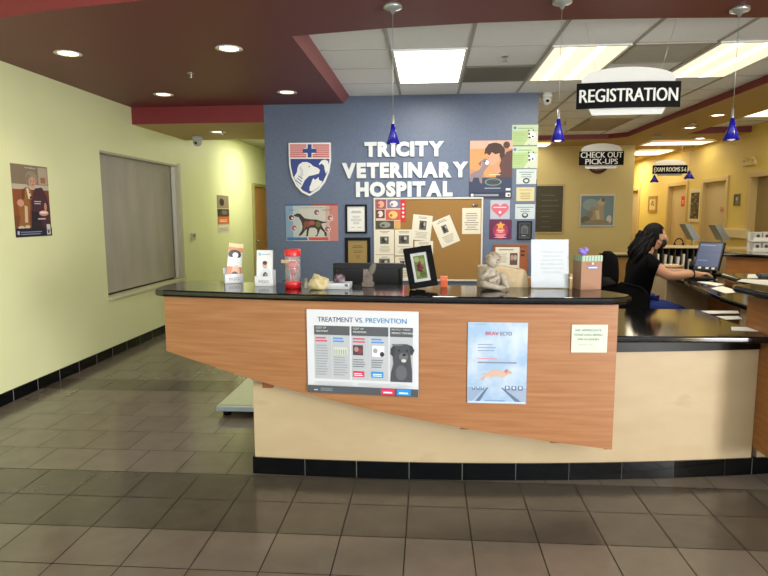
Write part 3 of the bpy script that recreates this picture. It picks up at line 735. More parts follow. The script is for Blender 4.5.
# shield emblem
def shield():
    pts_px = [(288.5, 143), (330.5, 142.5), (330.8, 160), (329, 172), (325, 182), (319, 190), (309.5, 196), (302, 192.5), (296, 186), (291.5, 177), (289, 165)]
    Y0 = YB-.03
    P0 = [at(x, y, Y=Y0) for x, y in pts_px]
    t = thing('shield_emblem', 'red, white and blue shield emblem with dog, cat and bird silhouettes', 'emblem', (P0[0].x+.2, YB, P0[6].z))
    m = MB(); Mw = mat((230, 230, 226), .4); Mb = mat((42, 62, 132), .4); Mr = mat((196, 62, 66), .4)
    c = sum(P0, Vector())/len(P0); n = len(P0)
    m.add([(p.x, Y0, p.z) for p in P0]+[(p.x, YB-.001, p.z) for p in P0], [list(range(n))[::-1]]+[(i, (i+1) % n, (i+1) % n+n, i+n) for i in range(n)], Mw)
    o = m.build('backing', t); o.location = o.location-t.location
    a = MB(); lay = [0]
    def pol(px, M, d):
        a.add([at(x, y, Y=Y0-d) for x, y in px], [list(range(len(px)))], M)
    d = .0008
    pol([(290.3, 158.8), (329.4, 158.8), (328.9, 165), (327, 173), (323.5, 181), (318, 188.3), (309.5, 193.8), (303, 190.6), (297.5, 184.8), (293, 176), (290.8, 166)], Mb, d)
    for i in range(7):
        y = 144.4+i*1.95
        for x0, x1 in ((290, 303.5), (315.5, 329.3)) if 1 < i < 5 else ((290, 306.5), (312.5, 329.3)): pol([(x0, y+1.35), (x1, y+1.35), (x1, y), (x0, y)], Mr, d)
    cx, cy = 309.6, 150.8
    pol([(cx-2, 157.5), (cx+2, 157.5), (cx+2, cy+2.1), (cx+6.8, cy+2.1), (cx+6.8, cy-2.1), (cx+2, cy-2.1), (cx+2, 144.2), (cx-2, 144.2), (cx-2, cy-2.1), (cx-6.8, cy-2.1), (cx-6.8, cy+2.1), (cx-2, cy+2.1)], Mb, d*2)
    # dog head
    pol([(294, 177), (297, 172), (297.5, 168), (299, 164.5), (302.5, 162), (307, 162), (310.5, 163.5), (313, 166), (318, 168), (320, 170), (319, 173.5), (314, 175), (309, 176), (305, 180), (302.5, 185), (300.5, 188.2), (297.5, 184.2)], Mw, d*2)
    pol([(298.8, 168), (300.5, 166), (303, 170), (303.5, 175), (301.5, 177.5), (299.5, 176), (300.8, 172)], mat((206, 208, 210), .4), d*3)
    for k in range(3): pol([(295.5+k*1.3, 180.5-k*2.2), (296+k*1.3, 179.9-k*2.2), (301.5+k*.6, 184.2-k*2.8), (301.1+k*.6, 184.9-k*2.8)], Mb, d*3)
    pol([(308.6, 167.2), (309.8, 167.2), (309.8, 166), (308.6, 166)], Mb, d*3)
    # bird
    pol([(319, 163.8), (321.5, 160.5), (325, 159.6), (328, 161), (329, 165), (327.8, 170), (326, 174), (324.8, 170), (324, 165.5), (321.5, 163.5), (319.3, 165.2)], Mw, d*2)
    # cat
    pol([(309.6, 190.8), (309.5, 187), (311, 184), (312, 180.5), (313.4, 178), (315, 180), (317.5, 178.2), (318.5, 176.8), (319, 180), (322.5, 181.5), (320, 185.5), (317, 188.5), (312, 191.5)], Mw, d*2)
    o = a.build('emblem', t); o.location = o.location-t.location
shield()
# canine anatomy poster
s = wall_sheet((286.3, 204, 338.3, 241), Y=YB, c=(192, 190, 178), t=.006)
s.rect(0, 0, .14, 1, (128, 154, 178)); s.rect(.14, 0, .26, 1, (176, 186, 186)); s.rect(.84, 0, 1, 1, (184, 120, 110)); s.rect(.76, .0, .84, 1, (190, 160, 148))
s.rect(0, .955, .5, 1, (60, 96, 134)); s.rect(.5, .955, 1, 1, (150, 64, 66)); s.poly([(0.02, .02), (.42, .02), (.40, .1), (.02, .1)], (62, 104, 146)); s.poly([(.44, .02), (.82, .02), (.80, .1), (.43, .1)], (190, 76, 70))
s.text('CANINE ANATOMY', .5, .90, .03, (110, 108, 110), ww=.5)
s.poly([(.24, .13), (.30, .16), (.36, .27), (.40, .33), (.39, .16), (.37, .13), (.42, .13), (.44, .30), (.46, .36), (.56, .36), (.60, .30), (.60, .18), (.55, .13), (.60, .13), (.63, .22), (.66, .33), (.73, .24), (.745, .15), (.73, .13), (.78, .13), (.78, .22), (.70, .38), (.68, .47), (.78, .50), (.79, .52), (.70, .53), (.60, .58), (.46, .59), (.36, .62), (.28, .74), (.22, .75), (.15, .70), (.16, .67), (.25, .65), (.30, .52), (.32, .40), (.31, .30), (.26, .2)], (56, 44, 40))
s.ell(.41, .46, .07, .08, (128, 66, 52)); s.ell(.5, .49, .06, .06, (150, 84, 70)); s.ell(.62, .45, .05, .08, (104, 96, 56)); s.poly([(.35, .30), (.39, .38), (.37, .42), (.33, .4)], (100, 80, 60))
for cx, cy, cc in ((.11, .63, (70, 56, 50)), (.16, .35, (150, 100, 90)), (.60, .77, (120, 86, 90)), (.85, .62, (146, 96, 96)), (.80, .32, (150, 90, 96))): s.ell(cx, cy, .06, .088, (210, 206, 198)); s.ell(cx-.003, cy+.005, .05, .074, cc); s.ell(cx+.015, cy-.01, .02, .03, (226, 200, 196))
s.lines(.70, .82, .92, .87, 2, (130, 110, 110), .3); s.lines(.06, .82, .2, .87, 2, (90, 110, 130), .3)
s.done('poster', 'blue and pink dog anatomy poster below the shield emblem', 'poster')
def cert(q):
    q.rect(.06, .05, .94, .95, (222, 222, 216)); q.clines(.5, .74, .86, .6, 2, (110, 110, 110)); q.clines(.5, .3, .66, .7, 6, (160, 160, 158)); q.lines(.2, .16, .45, .2, 1, (120, 120, 120)); q.lines(.55, .16, .8, .2, 1, (120, 120, 120))
framed('framed_certificate', 'white certificate in black frame on the blue wall, right of the anatomy poster', 'certificate', (345.5, 204.5, 367, 233.5), Y=YB, fw=.022, draw=cert, c=(205, 206, 204), part='certificate')
def plaq(q):
    q.clines(.5, .70, .84, .6, 2, (90, 70, 34)); q.clines(.5, .5, .62, .7, 2, (96, 78, 40)); q.clines(.5, .28, .42, .3, 3, (110, 90, 50))
framed('award_plaque', 'gold plaque on black board below the white framed certificate', 'plaque', (345.2, 237.5, 370.5, 268), Y=YB, fw=.035, draw=plaq, c=(148, 124, 72), part='brass_plate', fpart='board')
# cork board
cx = (374, 197.5, 482, 281)
s = wall_sheet(cx, Y=YB, t=.02, base=False)
cb = thing('cork_board', 'large brown cork board with pale frame on the blue wall', 'notice board', s.p(.5, 0, -.02))
m = MB(); fwid = .018
for a, b_ in (((0, 0), (s.w, fwid)), ((0, s.h-fwid), (s.w, s.h)), ((0, fwid), (fwid, s.h-fwid)), ((s.w-fwid, fwid), (s.w, s.h-fwid))):
    m.box((s.O.x+a[0], YB-.022, s.O.z+a[1]), (s.O.x+b_[0], YB-.0006, s.O.z+b_[1]), mat((206, 204, 192), .4), .002)
P(m, 'frame', cb)
m = MB(); m.box((s.O.x+fwid, YB-.012, s.O.z+fwid), (s.O.x+s.w-fwid, YB-.0008, s.O.z+s.h-fwid), M_cork); P(m, 'cork', cb)
YC = YB-.012
def flyer(px, label, photo, tilt=0, lay=0):
    q = wall_sheet(px, Y=YC-lay*.0016, c=(216, 211, 194), t=.001, tilt=tilt)
    q.clines(.5, .86, .96, .6, 2, (120, 112, 100)); x0, y0, x1, y1 = photo
    q.rect(x0, y0, x1, y1, (92, 88, 82)); q.ell((x0+x1)/2-.03, (y0+y1)/2, (x1-x0)*.28, (y1-y0)*.36, (44, 42, 40)); q.ell((x0+x1)/2+.08, (y0+y1)/2+.05, (x1-x0)*.14, (y1-y0)*.2, (176, 170, 160))
    q.clines(.5, .1, y0-.06, .7, 5, (160, 152, 136)); q.done('flyer', label, 'flyer', 'flyers on the cork board')
flyer((375.5, 229.5, 394, 254.5), 'cream flyer with small photo on the cork board, leftmost of its row', (.25, .42, .72, .72))
flyer((394.8, 229.5, 413, 255.5), 'cream flyer with dark photo on the cork board, under the red tag', (.22, .45, .78, .78), lay=1)
flyer((414.5, 241, 433, 264), 'cream flyer mostly behind the black photo frame on the cork board', (.32, .5, .68, .8))
flyer((412, 215, 431.5, 240.5), 'slightly tilted cream flyer with portrait photo near the middle of the cork board', (.36, .42, .72, .78), -.10, 2)
flyer((436, 217.5, 455.5, 245.5), 'strongly tilted cream flyer, right of the other tilted flyer', (.36, .45, .64, .74), .40)
flyer((375.5, 255, 394, 279.5), 'cream flyer at lower left of the cork board above the monitor', (.2, .5, .78, .84))
flyer((395, 256.5, 411.5, 279.5), 'cream flyer at the bottom row beside the black photo frame', (.3, .5, .78, .82))
q = wall_sheet((462, 208, 482-1.5, 234), Y=YC, c=(212, 205, 186), t=.001)
q.clines(.5, .16, .86, .78, 8, (140, 130, 120)); q.done('notice', 'cream text notice without photo at right side of the cork board', 'notice')
q = wall_sheet((376, 199.5, 400.5, 228.8), Y=YC, c=(214, 190, 176), t=.001)
for (x0, y0, x1, y1, cc, c2) in ((0, .68, .42, 1, (150, 80, 90), (214, 160, 130)), (.46, .7, 1, 1, (120, 110, 140), (220, 214, 210)), (0, .36, .36, .66, (90, 60, 60), (226, 200, 190)), (.4, .3, 1, .66, (190, 90, 70), (226, 186, 110)), (0, 0, .74, .28, (66, 66, 60), (140, 140, 130))):
    q.rect(x0, y0, x1, y1, cc); q.ell((x0+x1)/2, (y0+y1)/2, (x1-x0)*.3, (y1-y0)*.36, c2); q.ell((x0+x1)/2-.08, (y0+y1)/2-.02, (x1-x0)*.1, (y1-y0)*.14, cc)
q.rect(.76, 0, 1, .28, (206, 160, 90)); q.done('photo_collage', 'colourful photo collage at top left corner of the cork board', 'photos')
q = wall_sheet((400.5, 199.5, 405.8, 222), Y=YC-.0015, c=(196, 40, 48), t=.001)
for i in range(4): q.ell(.5, .78-.18*i, .22, .05, (240, 226, 226))
q.done('hang_tag', 'narrow red tag at the edge of the photo collage', 'tag')
kk = thing('key_clip', 'small dark key clip on the cork board at upper right', 'clip', at(475, 206, Y=YC-.01))
kk.location.y = YC
m = MB(); m.box((-.03, -.012, 0), (.03, -.0005, .024), mat((50, 52, 50), .4), .005); m.build('body', kk)
m = MB(); m.ball((-.018, -.013, .012), (.012, .005, .01), mat((176, 178, 176), .3)); m.ball((.014, -.013, .013), (.01, .005, .008), mat((120, 130, 126), .3)); m.build('buttons', kk)
# boy and puppy poster
s = wall_sheet((469.2, 140.5, 511.5, 198), Y=YB, c=(50, 58, 84), t=.012)
s.rect(.0, .36, 1, 1, (182, 130, 98)); s.rect(0, .86, 1, 1, (206, 164, 144)); s.poly([(0, .86), (0, .52), (.3, .45), (.4, .36), (1, .36), (1, .6), (.9, .72), (.7, .86)], (206, 142, 92))
s.poly([(.62, .36), (1, .36), (1, .84), (.86, .80), (.74, .66), (.66, .5)], (86, 56, 56)); s.poly([(.50, .52), (.64, .40), (.74, .46), (.70, .56), (.58, .60)], (196, 140, 112))
s.poly([(.42, .70), (.40, .66), (.44, .64), (.45, .60), (.52, .57), (.62, .60), (.72, .68), (.76, .80), (.62, .84), (.48, .80)], (206, 150, 124)); s.poly([(.34, .76), (.36, .86), (.44, .94), (.58, .97), (.72, .94), (.82, .86), (.82, .74), (.74, .66), (.70, .72), (.70, .78), (.60, .76), (.52, .80), (.46, .74), (.40, .78)], (62, 40, 34))
s.poly([(.70, .72), (.73, .70), (.72, .66), (.69, .67)], (190, 130, 106)); s.ell(.86, .92, .08, .06, (74, 48, 44)); s.poly([(.40, .70), (.46, .71), (.46, .70)], (50, 34, 30))
s.poly([(0, .3), (.02, .42), (.12, .46), (.24, .5), (.30, .58), (.28, .66), (.36, .70), (.46, .66), (.48, .6), (.42, .54), (.34, .46), (.30, .36), (.30, .25), (.25, .27), (.22, .36), (.1, .36), (.06, .28)], (132, 118, 124)); s.ell(.41, .62, .05, .04, (226, 216, 214)); s.ell(.36, .64, .02, .015, (40, 34, 36)); s.poly([(.28, .66), (.2, .6), (.26, .56)], (110, 96, 102))
s.lines(.46, .40, .74, .42, 1, (236, 214, 180), .6); s.text('hello', .52, .97, .02, (240, 235, 235), ww=.16)
s.ell(.56, .28, .2, .065, (120, 140, 110)); s.ell(.56, .28, .17, .05, (56, 66, 88)); s.text('cares', .56, .285, .035, (186, 170, 90), ww=.2, bold=.01); s.lines(.36, .165, .74, .19, 1, (150, 160, 180), .6, .05)
s.rect(.0, .0, 1, .10, (38, 44, 66)); s.rect(.04, .03, .1, .075, (226, 226, 230)); s.lines(.12, .035, .74, .075, 2, (170, 176, 190), .5, .1); s.rect(.86, .02, .97, .09, (226, 226, 228)); s.rect(.86, .13, .97, .17, (200, 206, 214)); s.ell(.93, .05, .03, .02, (90, 80, 90))
s.done('poster', 'tall poster of a boy with a puppy right of the wall lettering', 'poster')
for i, (px, lab) in enumerate((((511.8, 124.8, 537.8, 145.2), 'pale green panda notice at top right of the blue wall, upper of two'), ((511.8, 146.3, 537.6, 168.2), 'pale green panda notice at top right of the blue wall, lower of two'))):
    s = wall_sheet(px, Y=YB, c=(160, 184, 128), t=.003)
    s.rect(0, .72, 1, 1, (180, 196, 162)); s.poly([(.45, 0), (1, 0), (1, .7), (.8, .62), (.62, .3)], (190, 198, 178)); s.ell(.11, .86, .06, .07, (70, 120, 190)); s.lines(.22, .8, .9, .9, 1, (130, 160, 130), .5); s.lines(.08, .2, .52, .66, 5, (128, 166, 110), .25)
    s.ell(.76, .5, .14, .2, (240, 240, 236)); s.ell(.66, .55, .035, .07, (40, 44, 40)); s.ell(.80, .42, .04, .05, (40, 44, 40)); s.ell(.64, .72, .03, .04, (60, 64, 60)); s.ell(.82, .72, .03, .04, (60, 64, 60)); s.ell(.68, .38, .05, .05, (60, 60, 56)); s.rect(.62, .03, .7, .05, (80, 90, 70))
    s.done('notice', lab, 'notice', 'green panda notices')
def paw(q, cx, cy, r, c=(50, 70, 70)):
    q.ell(cx, cy-.2*r, .55*r, .9*r*.5*2, c)
    for a in (-.8, -.3, .3, .8): q.ell(cx+a*r*.9, cy+r*(1.1-.5*abs(a)), .18*r, .34*r, c)
s = wall_sheet((516.2, 169.2, 536.2, 184), Y=YB, c=(190, 198, 198), t=.002); s.clines(.5, .45, .92, .85, 3, (120, 140, 140)); s.ell(.5, .22, .17, .19, (44, 60, 60)); s.ell(.5, .22, .1, .1, (190, 198, 198)); s.done('notice', 'white paw notice directly under the lower panda notice', 'notice')
s = wall_sheet((516.2, 187.3, 534.2, 201), Y=YB, c=(198, 188, 146), t=.002); s.text('THIS MONTH', .5, .8, .11, (130, 104, 50), ww=.7); s.clines(.5, .14, .68, .75, 4, (150, 126, 74)); s.done('notice', 'small cream yellow notice between two white paw notices', 'notice')
s = wall_sheet((515, 204.2, 534.7, 219), Y=YB, c=(186, 196, 200), t=.002); s.clines(.5, .48, .9, .85, 3, (120, 140, 146)); s.ell(.5, .25, .16, .18, (44, 60, 64)); s.ell(.5, .29, .09, .1, (186, 196, 200)); s.done('notice', 'white paw notice below the cream yellow notice, above the black plaque', 'notice')
s = wall_sheet((490.2, 200.2, 509.6, 219), Y=YB, c=(174, 176, 190), t=.002)
hp = []
for i in range(40):
    a = 2*PI*i/40; hp.append((.5+.45*(math.sin(a)**3), .5+.43*(13*math.cos(a)-5*math.cos(2*a)-2*math.cos(3*a)-math.cos(4*a))/16))
s.poly(hp[::-1], (196, 98, 116)); s.lines(.15, .6, .85, .7, 1, (240, 220, 226), .4, .1); s.rect(.44, .3, .56, .42, (240, 216, 222)); s.done('notice', 'notice with a big pink heart beside the cork board', 'notice')
s = wall_sheet((489, 219.8, 511.6, 239.3), Y=YB, c=(92, 30, 70), t=.004); s.ell(.5, .45, .34, .42, (150, 44, 84)); s.ell(.5, .35, .22, .3, (196, 70, 92))
s.poly([(.5+.2*(1 if i % 2 == 0 else .5)*math.sin(2*PI*i/10), .70+.22*(1 if i % 2 == 0 else .5)*math.cos(2*PI*i/10)) for i in range(10)][::-1], (222, 160, 60)); s.clines(.5, .36, .54, .4, 2, (244, 214, 200)); s.clines(.5, .08, .28, .6, 3, (230, 180, 190)); s.done('notice', 'dark magenta award notice with gold star below the pink heart', 'notice')
def blk(q):
    q.rect(.1, .1, .9, .9, (34, 36, 38)); q.poly([(.2, .3), (.8, .3), (.8, .7), (.5, .86), (.2, .7)], (84, 88, 92)); q.lines(.3, .35, .72, .65, 4, (40, 42, 44), .5); q.lines(.25, .16, .75, .22, 1, (150, 152, 154), .6)
framed('award_plaque', 'small black engraved plaque right of the magenta star notice', 'plaque', (517.2, 221, 531.8, 240), Y=YB, fw=.014, draw=blk, c=(58, 60, 64), part='plate', fpart='board')
def wd(q):
    q.rect(.02, .05, .78, .96, (216, 212, 196)); q.clines(.36, .82, .92, .5, 1, (120, 110, 100)); q.lines(.08, .3, .42, .72, 5, (160, 150, 136), .35); q.rect(.48, .18, .72, .7, (96, 70, 64)); q.ell(.55, .5, .05, .12, (180, 140, 124)); q.ell(.65, .5, .05, .12, (170, 160, 150)); q.rect(.82, .72, .94, .82, (70, 40, 26)); q.rect(.82, .56, .94, .66, (70, 40, 26))
framed('framed_certificate', 'certificate in a brown wooden frame under the magenta star notice', 'certificate', (492.7, 244.3, 528, 271), Y=YB, fw=.02, fc=mat((140, 78, 40), .45), draw=wd, c=(150, 84, 44), part='certificate')
m = MB(); a = at(538.5, 201, Y=YB); m.box((1.1805, YB+.02, a.z), (1.19, YB+.12, at(538.5, 179, Y=YB).z), M_black, .002); tag(m.build('file_holder'), 'narrow black strip mounted on the right end of the blue wall', 'wall holder')

# ================================================================ LEFT WALL ITEMS
s = wall_sheet((16, 162.5, 52, 236.5), X=WL, c=(120, 70, 44), t=.002)
s.rect(0, .72, 1, 1, (132, 116, 96)); s.rect(0, .66, 1, .73, (190, 180, 160)); s.rect(.72, .74, .98, .98, (176, 160, 140)); s.rect(.78, .76, .92, .84, (160, 104, 70)); s.rect(0, .3, .25, .66, (140, 78, 46))
s.poly([(.45, .12), (.98, .12), (.98, .42), (.92, .58), (.80, .70), (.60, .68), (.48, .5)], (72, 36, 52)); s.poly([(.44, .12), (.74, .12), (.70, .34), (.46, .36)], (40, 30, 40))
s.ell(.52, .82, .17, .10, (150, 136, 118)); s.ell(.44, .79, .09, .08, (136, 122, 106)); s.ell(.54, .765, .10, .075, (196, 150, 124)); s.ell(.50, .78, .016, .008, (60, 44, 40)); s.ell(.58, .78, .016, .008, (60, 44, 40)); s.ell(.55, .735, .035, .008, (160, 96, 90))
s.poly([(.08, .13), (.40, .13), (.38, .26), (.44, .42), (.42, .54), (.20, .54), (.12, .40), (.14, .26)], (150, 98, 52)); s.ell(.38, .61, .12, .085, (158, 104, 58)); s.poly([(.36, .68), (.41, .68), (.47, .58), (.48, .53), (.40, .53), (.38, .60)], (222, 206, 184)); s.ell(.465, .55, .03, .018, (44, 32, 28)); s.ell(.44, .62, .014, .01, (30, 22, 20)); s.poly([(.24, .66), (.32, .67), (.30, .54), (.22, .50)], (110, 66, 38)); s.poly([(.26, .20), (.34, .20), (.36, .42), (.28, .44)], (206, 184, 152)); s.ell(.18, .47, .09, .05, (206, 150, 124))
s.ell(.16, .13, .09, .025, (206, 190, 166)); s.ell(.32, .14, .07, .025, (206, 190, 166)); s.lay += 0
s.ell(.8, .33, .14, .04, (200, 140, 130)); s.ell(.8, .34, .12, .02, (236, 214, 206)); s.ell(.86, .42, .04, .06, (190, 140, 114)); s.lines(.55, .46, .78, .52, 2, (210, 190, 190), .4); s.lines(.62, .24, .9, .27, 1, (210, 190, 190), .6)
s.rect(0, 0, 1, .12, (26, 28, 50)); s.rect(.04, .035, .09, .085, (200, 200, 210)); s.lines(.12, .03, .72, .09, 2, (130, 132, 156), .5, .1); s.rect(.85, .02, .96, .08, (200, 200, 196)); s.rect(.85, .09, .96, .17, (206, 204, 196)); s.ell(.9, .06, .03, .02, (80, 66, 60)); s.text('today', .5, .96, .025, (236, 230, 224), ww=.3)
s.done('poster', 'poster of a woman hugging a brown dog on the green wall at far left', 'poster')
s = wall_sheet((218.2, 194.5, 229.8, 233), X=WL, c=(190, 184, 160), t=.002)
s.rect(0, .66, 1, 1, (150, 132, 112)); s.ell(.4, .82, .2, .1, (60, 46, 40)); s.rect(0, .44, 1, .64, (66, 60, 50)); s.ell(.6, .55, .25, .06, (130, 110, 90)); s.rect(0, .24, 1, .44, (206, 110, 60)); s.lines(.15, .3, .8, .38, 2, (240, 214, 190), .5); s.rect(0, 0, 1, .22, (214, 208, 190)); s.lines(.1, .05, .9, .16, 3, (150, 144, 128), .4); s.done('poster', 'narrow orange and grey poster on the hallway part of the green wall', 'poster')
t = thing('thermostat', 'small white wall thermostat right of the shaded window', 'thermostat', at(192.5, 240, X=WL)); m = MB(); m.box((.0005, -.06, 0), (.03, .06, .1), mat((190, 190, 160), .5), .006); m.build('housing', t); m = MB(); m.box((.0302, -.035, .045), (.032, .035, .08), mat((90, 96, 80), .3)); m.build('display', t)

# ================================================================ THINGS ON THE RAISED COUNTER
def cpos(px, py): return at(px, py, Z=ZT1)
def face(loc): return math.atan2(loc.x, -loc.y)*0
# brochure holders
def brochure(px, py, rz, label, kind):
    p = cpos(px, py); t = thing('brochure_holder', label, 'brochure holder', (p.x, p.y, ZT1), rz)
    Mw = mat((222, 223, 226), .35); w = .056; h = .058
    m = MB(); m.box((-w, -.030, 0), (w, .030, .006), Mw, .002); m.box((-w, -.030, .006), (w, -.026, h), Mw, .0015); m.box((-w, .026, .006), (w, .030, h+.035), Mw, .0015); m.box((-w, -.026, .006), (-w+.004, .026, h), Mw); m.box((w-.004, -.026, .006), (w, .026, h), Mw)
    vs, fs, tw, th = text2d('FIGO', .0); k = .06/tw
    m.add([(-.03+a*k, -.0305, .018+b*.018/th) for a, b in vs], fs, mat((90, 96, 104), .5)); m.build('holder', t)
    lean = .12
    s = Sheet((-w+.007, -.010, .012), (1, 0, -.14 if kind == 0 else 0), (.14 if kind == 0 else 0, lean, 1), 2*w-(.024 if kind == 0 else .014), (.24 if kind == 0 else .20), (224, 224, 226), t=.010, rough=.35)
    if kind == 0:
        s.rect(0, .78, 1, 1, (206, 128, 60)); s.rect(0, .9, 1, 1, (222, 196, 150)); s.ell(.45, .72, .45, .12, (30, 26, 26)); s.ell(.5, .70, .2, .07, (236, 226, 216)); s.rect(0, .4, 1, .64, (238, 238, 238)); s.lines(.3, .44, .85, .62, 5, (170, 172, 178), .3); s.rect(0.0, 0, 1, .40, (206, 116, 76)); s.ell(.6, .24, .3, .2, (224, 170, 140)); s.ell(.55, .14, .28, .14, (70, 40, 50))
    else:
        s.ell(.2, .88, .1, .05, (150, 190, 214)); s.lines(.33, .86, .85, .9, 1, (150, 170, 196), .6); s.poly([(.12, .1), (.9, .1), (.86, .38), (.68, .5), (.45, .46), (.25, .34)], (206, 210, 222)); s.ell(.52, .55, .15, .1, (206, 164, 146)); s.ell(.52, .62, .15, .06, (80, 62, 60)); s.poly([(.35, .12), (.7, .12), (.7, .3), (.55, .36), (.42, .3)], (92, 74, 76)); s.ell(.62, .26, .1, .05, (160, 126, 110))
    o = s.mb.build('brochures', t)
brochure(233.5, 282.8, .5, 'white FIGO brochure holder with orange and black leaflets, leftmost on the counter', 0)
brochure(265.5, 285.5, -.05, 'white FIGO brochure holder with pale person-and-pet leaflets beside the red canister', 1)
# red canister donation jar
p = cpos(291.5, 288.5); t = thing('display_canister', 'clear canister with red lid and red base on the counter', 'canister', (p.x, p.y+.045, ZT1))
Mr = mat((206, 36, 42), .3); H = .224; R_ = .047
MB().lathe([(R_, 0), (R_, .034), (R_*.97, .036)], Mr, seg=32).build('base', t)
m = MB(); m.lathe([(R_, H-.04), (R_*1.01, H-.038), (R_*1.01, H-.002), (R_*.95, H)], Mr, seg=32); vs, fs, tw, th = text2d('GIVE', .01)
m.build('lid', t)
MB().lathe([(R_*.94, .036), (R_*.94, H-.04)], glassy('clear_plastic', (236, 226, 224), .05, .22), seg=32).build('tube', t)
m = MB(); m.ball((0, 0, .13), (.034, .02, .026), mat((176, 44, 52), .4)); m.ball((.006, -.002, .1), (.022, .016, .03), mat((140, 40, 46), .4)); m.tube([(0, 0, .037), (0, 0, .08)], .006, mat((200, 60, 60), .4)); m.tube([(-.015, .01, .037), (-.02, .01, .17)], .004, mat((220, 214, 210), .4)); m.build('red_figure', t)
# wooden bar sticking out between the holder and the canister -> small tan card stand
p = cpos(281, 285); t = thing('card_stand', 'small tan wooden card stand behind the red canister', 'stand', (p.x-.01, p.y+.2, ZT1)); p2 = at(281, 263, Y=p.y+.2)
m = MB(); m.box((-.035, -.006, p2.z-ZT1), (.06, .006, p2.z-ZT1+.02), mat((206, 170, 120), .5), .002); m.build('card', t)
m = MB(); m.box((-.012, -.005, 0), (.012, .005, p2.z-ZT1), mat((70, 56, 44), .5), .001); m.box((-.03, -.02, 0), (.03, .02, .006), mat((70, 56, 44), .5), .001); m.build('stem', t)
# dried crystal rock + little jar
p = cpos(314.5, 290.5)
def rock(name, loc, r, M, seed, label, cat, sub=2, jag=.3):
    rnd = random.Random(seed); b = bmesh.new(); bmesh.ops.create_icosphere(b, subdivisions=sub, radius=1)
    for v in b.verts:
        k = 1+jag*(rnd.random()-.5)
        v.co = Vector((v.co.x*r[0]*k, v.co.y*r[1]*k, max(-.35, v.co.z)*r[2]*k))
    zmin = min(v.co.z for v in b.verts)
    for v in b.verts: v.co += Vector(loc)-Vector((0, 0, zmin))
    m = MB(); m.bm(b, M, False); return tag(m.build(name), label, cat)
rock('rock_specimen', (p.x+.015, p.y+.05, ZT1), (.052, .038, .06), noisy('cream_rock', (176, 158, 112), (200, 184, 140), nscale=40, rough=.7, c3=(150, 126, 80)), 3, 'jagged cream yellow rock specimen beside the red canister', 'rock', 2, .55)
p = cpos(306.3, 288.5); t = thing('glass_vial', 'tiny clear vial between the red canister and the cream rock', 'vial', (p.x-.004, p.y+.02, ZT1)); MB().lathe([(.011, 0), (.012, .004), (.012, .03), (.007, .036), (.007, .044)], glassy('vial_glass', (225, 222, 206), .08, .45), seg=18).build('body', t); MB().lathe([(.008, .044), (.008, .056), (0, .057)], mat((176, 150, 110), .6), seg=14).build('cork_stopper', t)
# white box with geode
p = cpos(337, 289.3); t = thing('white_box', 'flat white gift box under the purple geode', 'box', (p.x-.004, p.y+.055, ZT1), -.03)
m = MB(); m.box((-.075, -.05, 0), (.075, .05, .030), mat((196, 198, 198), .4), .002); m.build('tray', t); m = MB(); m.box((-.077, -.052, .012), (.077, .052, .034), mat((204, 206, 206), .4), .002); m.box((.05, -.0526, .016), (.068, -.0521, .03), mat((80, 92, 110), .4)); m.build('lid', t)
rock('geode', (p.x+.005, p.y+.055, ZT1+.0345), (.034, .026, .034), noisy('geode', (54, 34, 50), (112, 84, 94), nscale=60, rough=.4, c3=(176, 146, 122)), 5, 'small purple geode sitting on the flat white box', 'geode', 2, .35)
# stone bird sculpture
p = cpos(368, 287.3); t = thing('stone_sculpture', 'small pinkish stone sculpture with a curved wing in front of the black monitor', 'sculpture', (p.x-.002, p.y+.03, ZT1))
Ms = noisy('pinkish_stone', (98, 84, 76), (120, 104, 94), nscale=30, rough=.6)
m = MB(); m.box((-.036, -.026, 0), (.034, .026, .026), Ms, .004); m.build('plinth', t)
m = MB(); m.prism([(-.028, -.016), (.026, -.016), (.026, .016), (-.028, .016)], .026, .06, Ms); 
vs = [];pr = [(.060, -.028, .026), (.078, -.028, .012), (.095, -.026, -.004), (.102, -.02, -.01)]
m.box((-.028, -.015, .06), (.0, .015, .102), Ms, .004)
m.add([(0, -.014, .06), (.026, -.014, .06), (0, -.012, .10), (.0, .014, .06), (.026, .014, .06), (0, .012, .1)], [(0, 1, 2), (5, 4, 3), (1, 4, 5, 2)], Ms); m.build('body', t)
m = MB(); m.ball((0, 0, 0), (.02, .012, .042), mat((100, 94, 84), .55), 16, 12, Matrix.Translation((.024, 0, .103)) @ Matrix.Rotation(.35, 4, 'Y')); m.build('wing', t)
# black photo frame, leaning back on an easel leg
p = cpos(424, 290.3); t = thing('framed_photo', 'black photo frame with a red flower picture leaning on the counter', 'photo frame', (p.x, p.y+.03, ZT1+.001), .12)
Wf, Hf = .162, .232; lean = Vector((0, .23, 1)).normalized(); rollv = Matrix.Rotation(.14, 3, Vector((0, 1, 0)))
U = Vector((1, 0, 0)); V = lean; m = MB()
# frame as four bars, skewed by being turned
T = Matrix.Rotation(-.23, 4, 'X')
fwd = .034
for a, b_ in (((-Wf/2, 0), (Wf/2, fwd)), ((-Wf/2, Hf-fwd), (Wf/2, Hf)), ((-Wf/2, fwd), (-Wf/2+fwd, Hf-fwd)), ((Wf/2-fwd, fwd), (Wf/2, Hf-fwd))): m.box((a[0], -.008, a[1]), (b_[0], .008, b_[1]), mat((4, 4, 4), .5, spec=.08), .003, T=T)
m.build('frame', t)
m = MB(); s = Sheet(T @ Vector((-Wf/2+fwd, .006, fwd)), (1, 0, 0), V, Wf-2*fwd, Hf-2*fwd, (226, 226, 222), t=.004)
s.rect(.16, .1, .84, .9, (120, 136, 70)); s.ell(.35, .78, .16, .09, (176, 190, 120)); s.ell(.66, .7, .14, .12, (150, 166, 96)); s.ell(.6, .25, .2, .1, (86, 104, 52)); s.ell(.3, .3, .1, .1, (150, 160, 96))
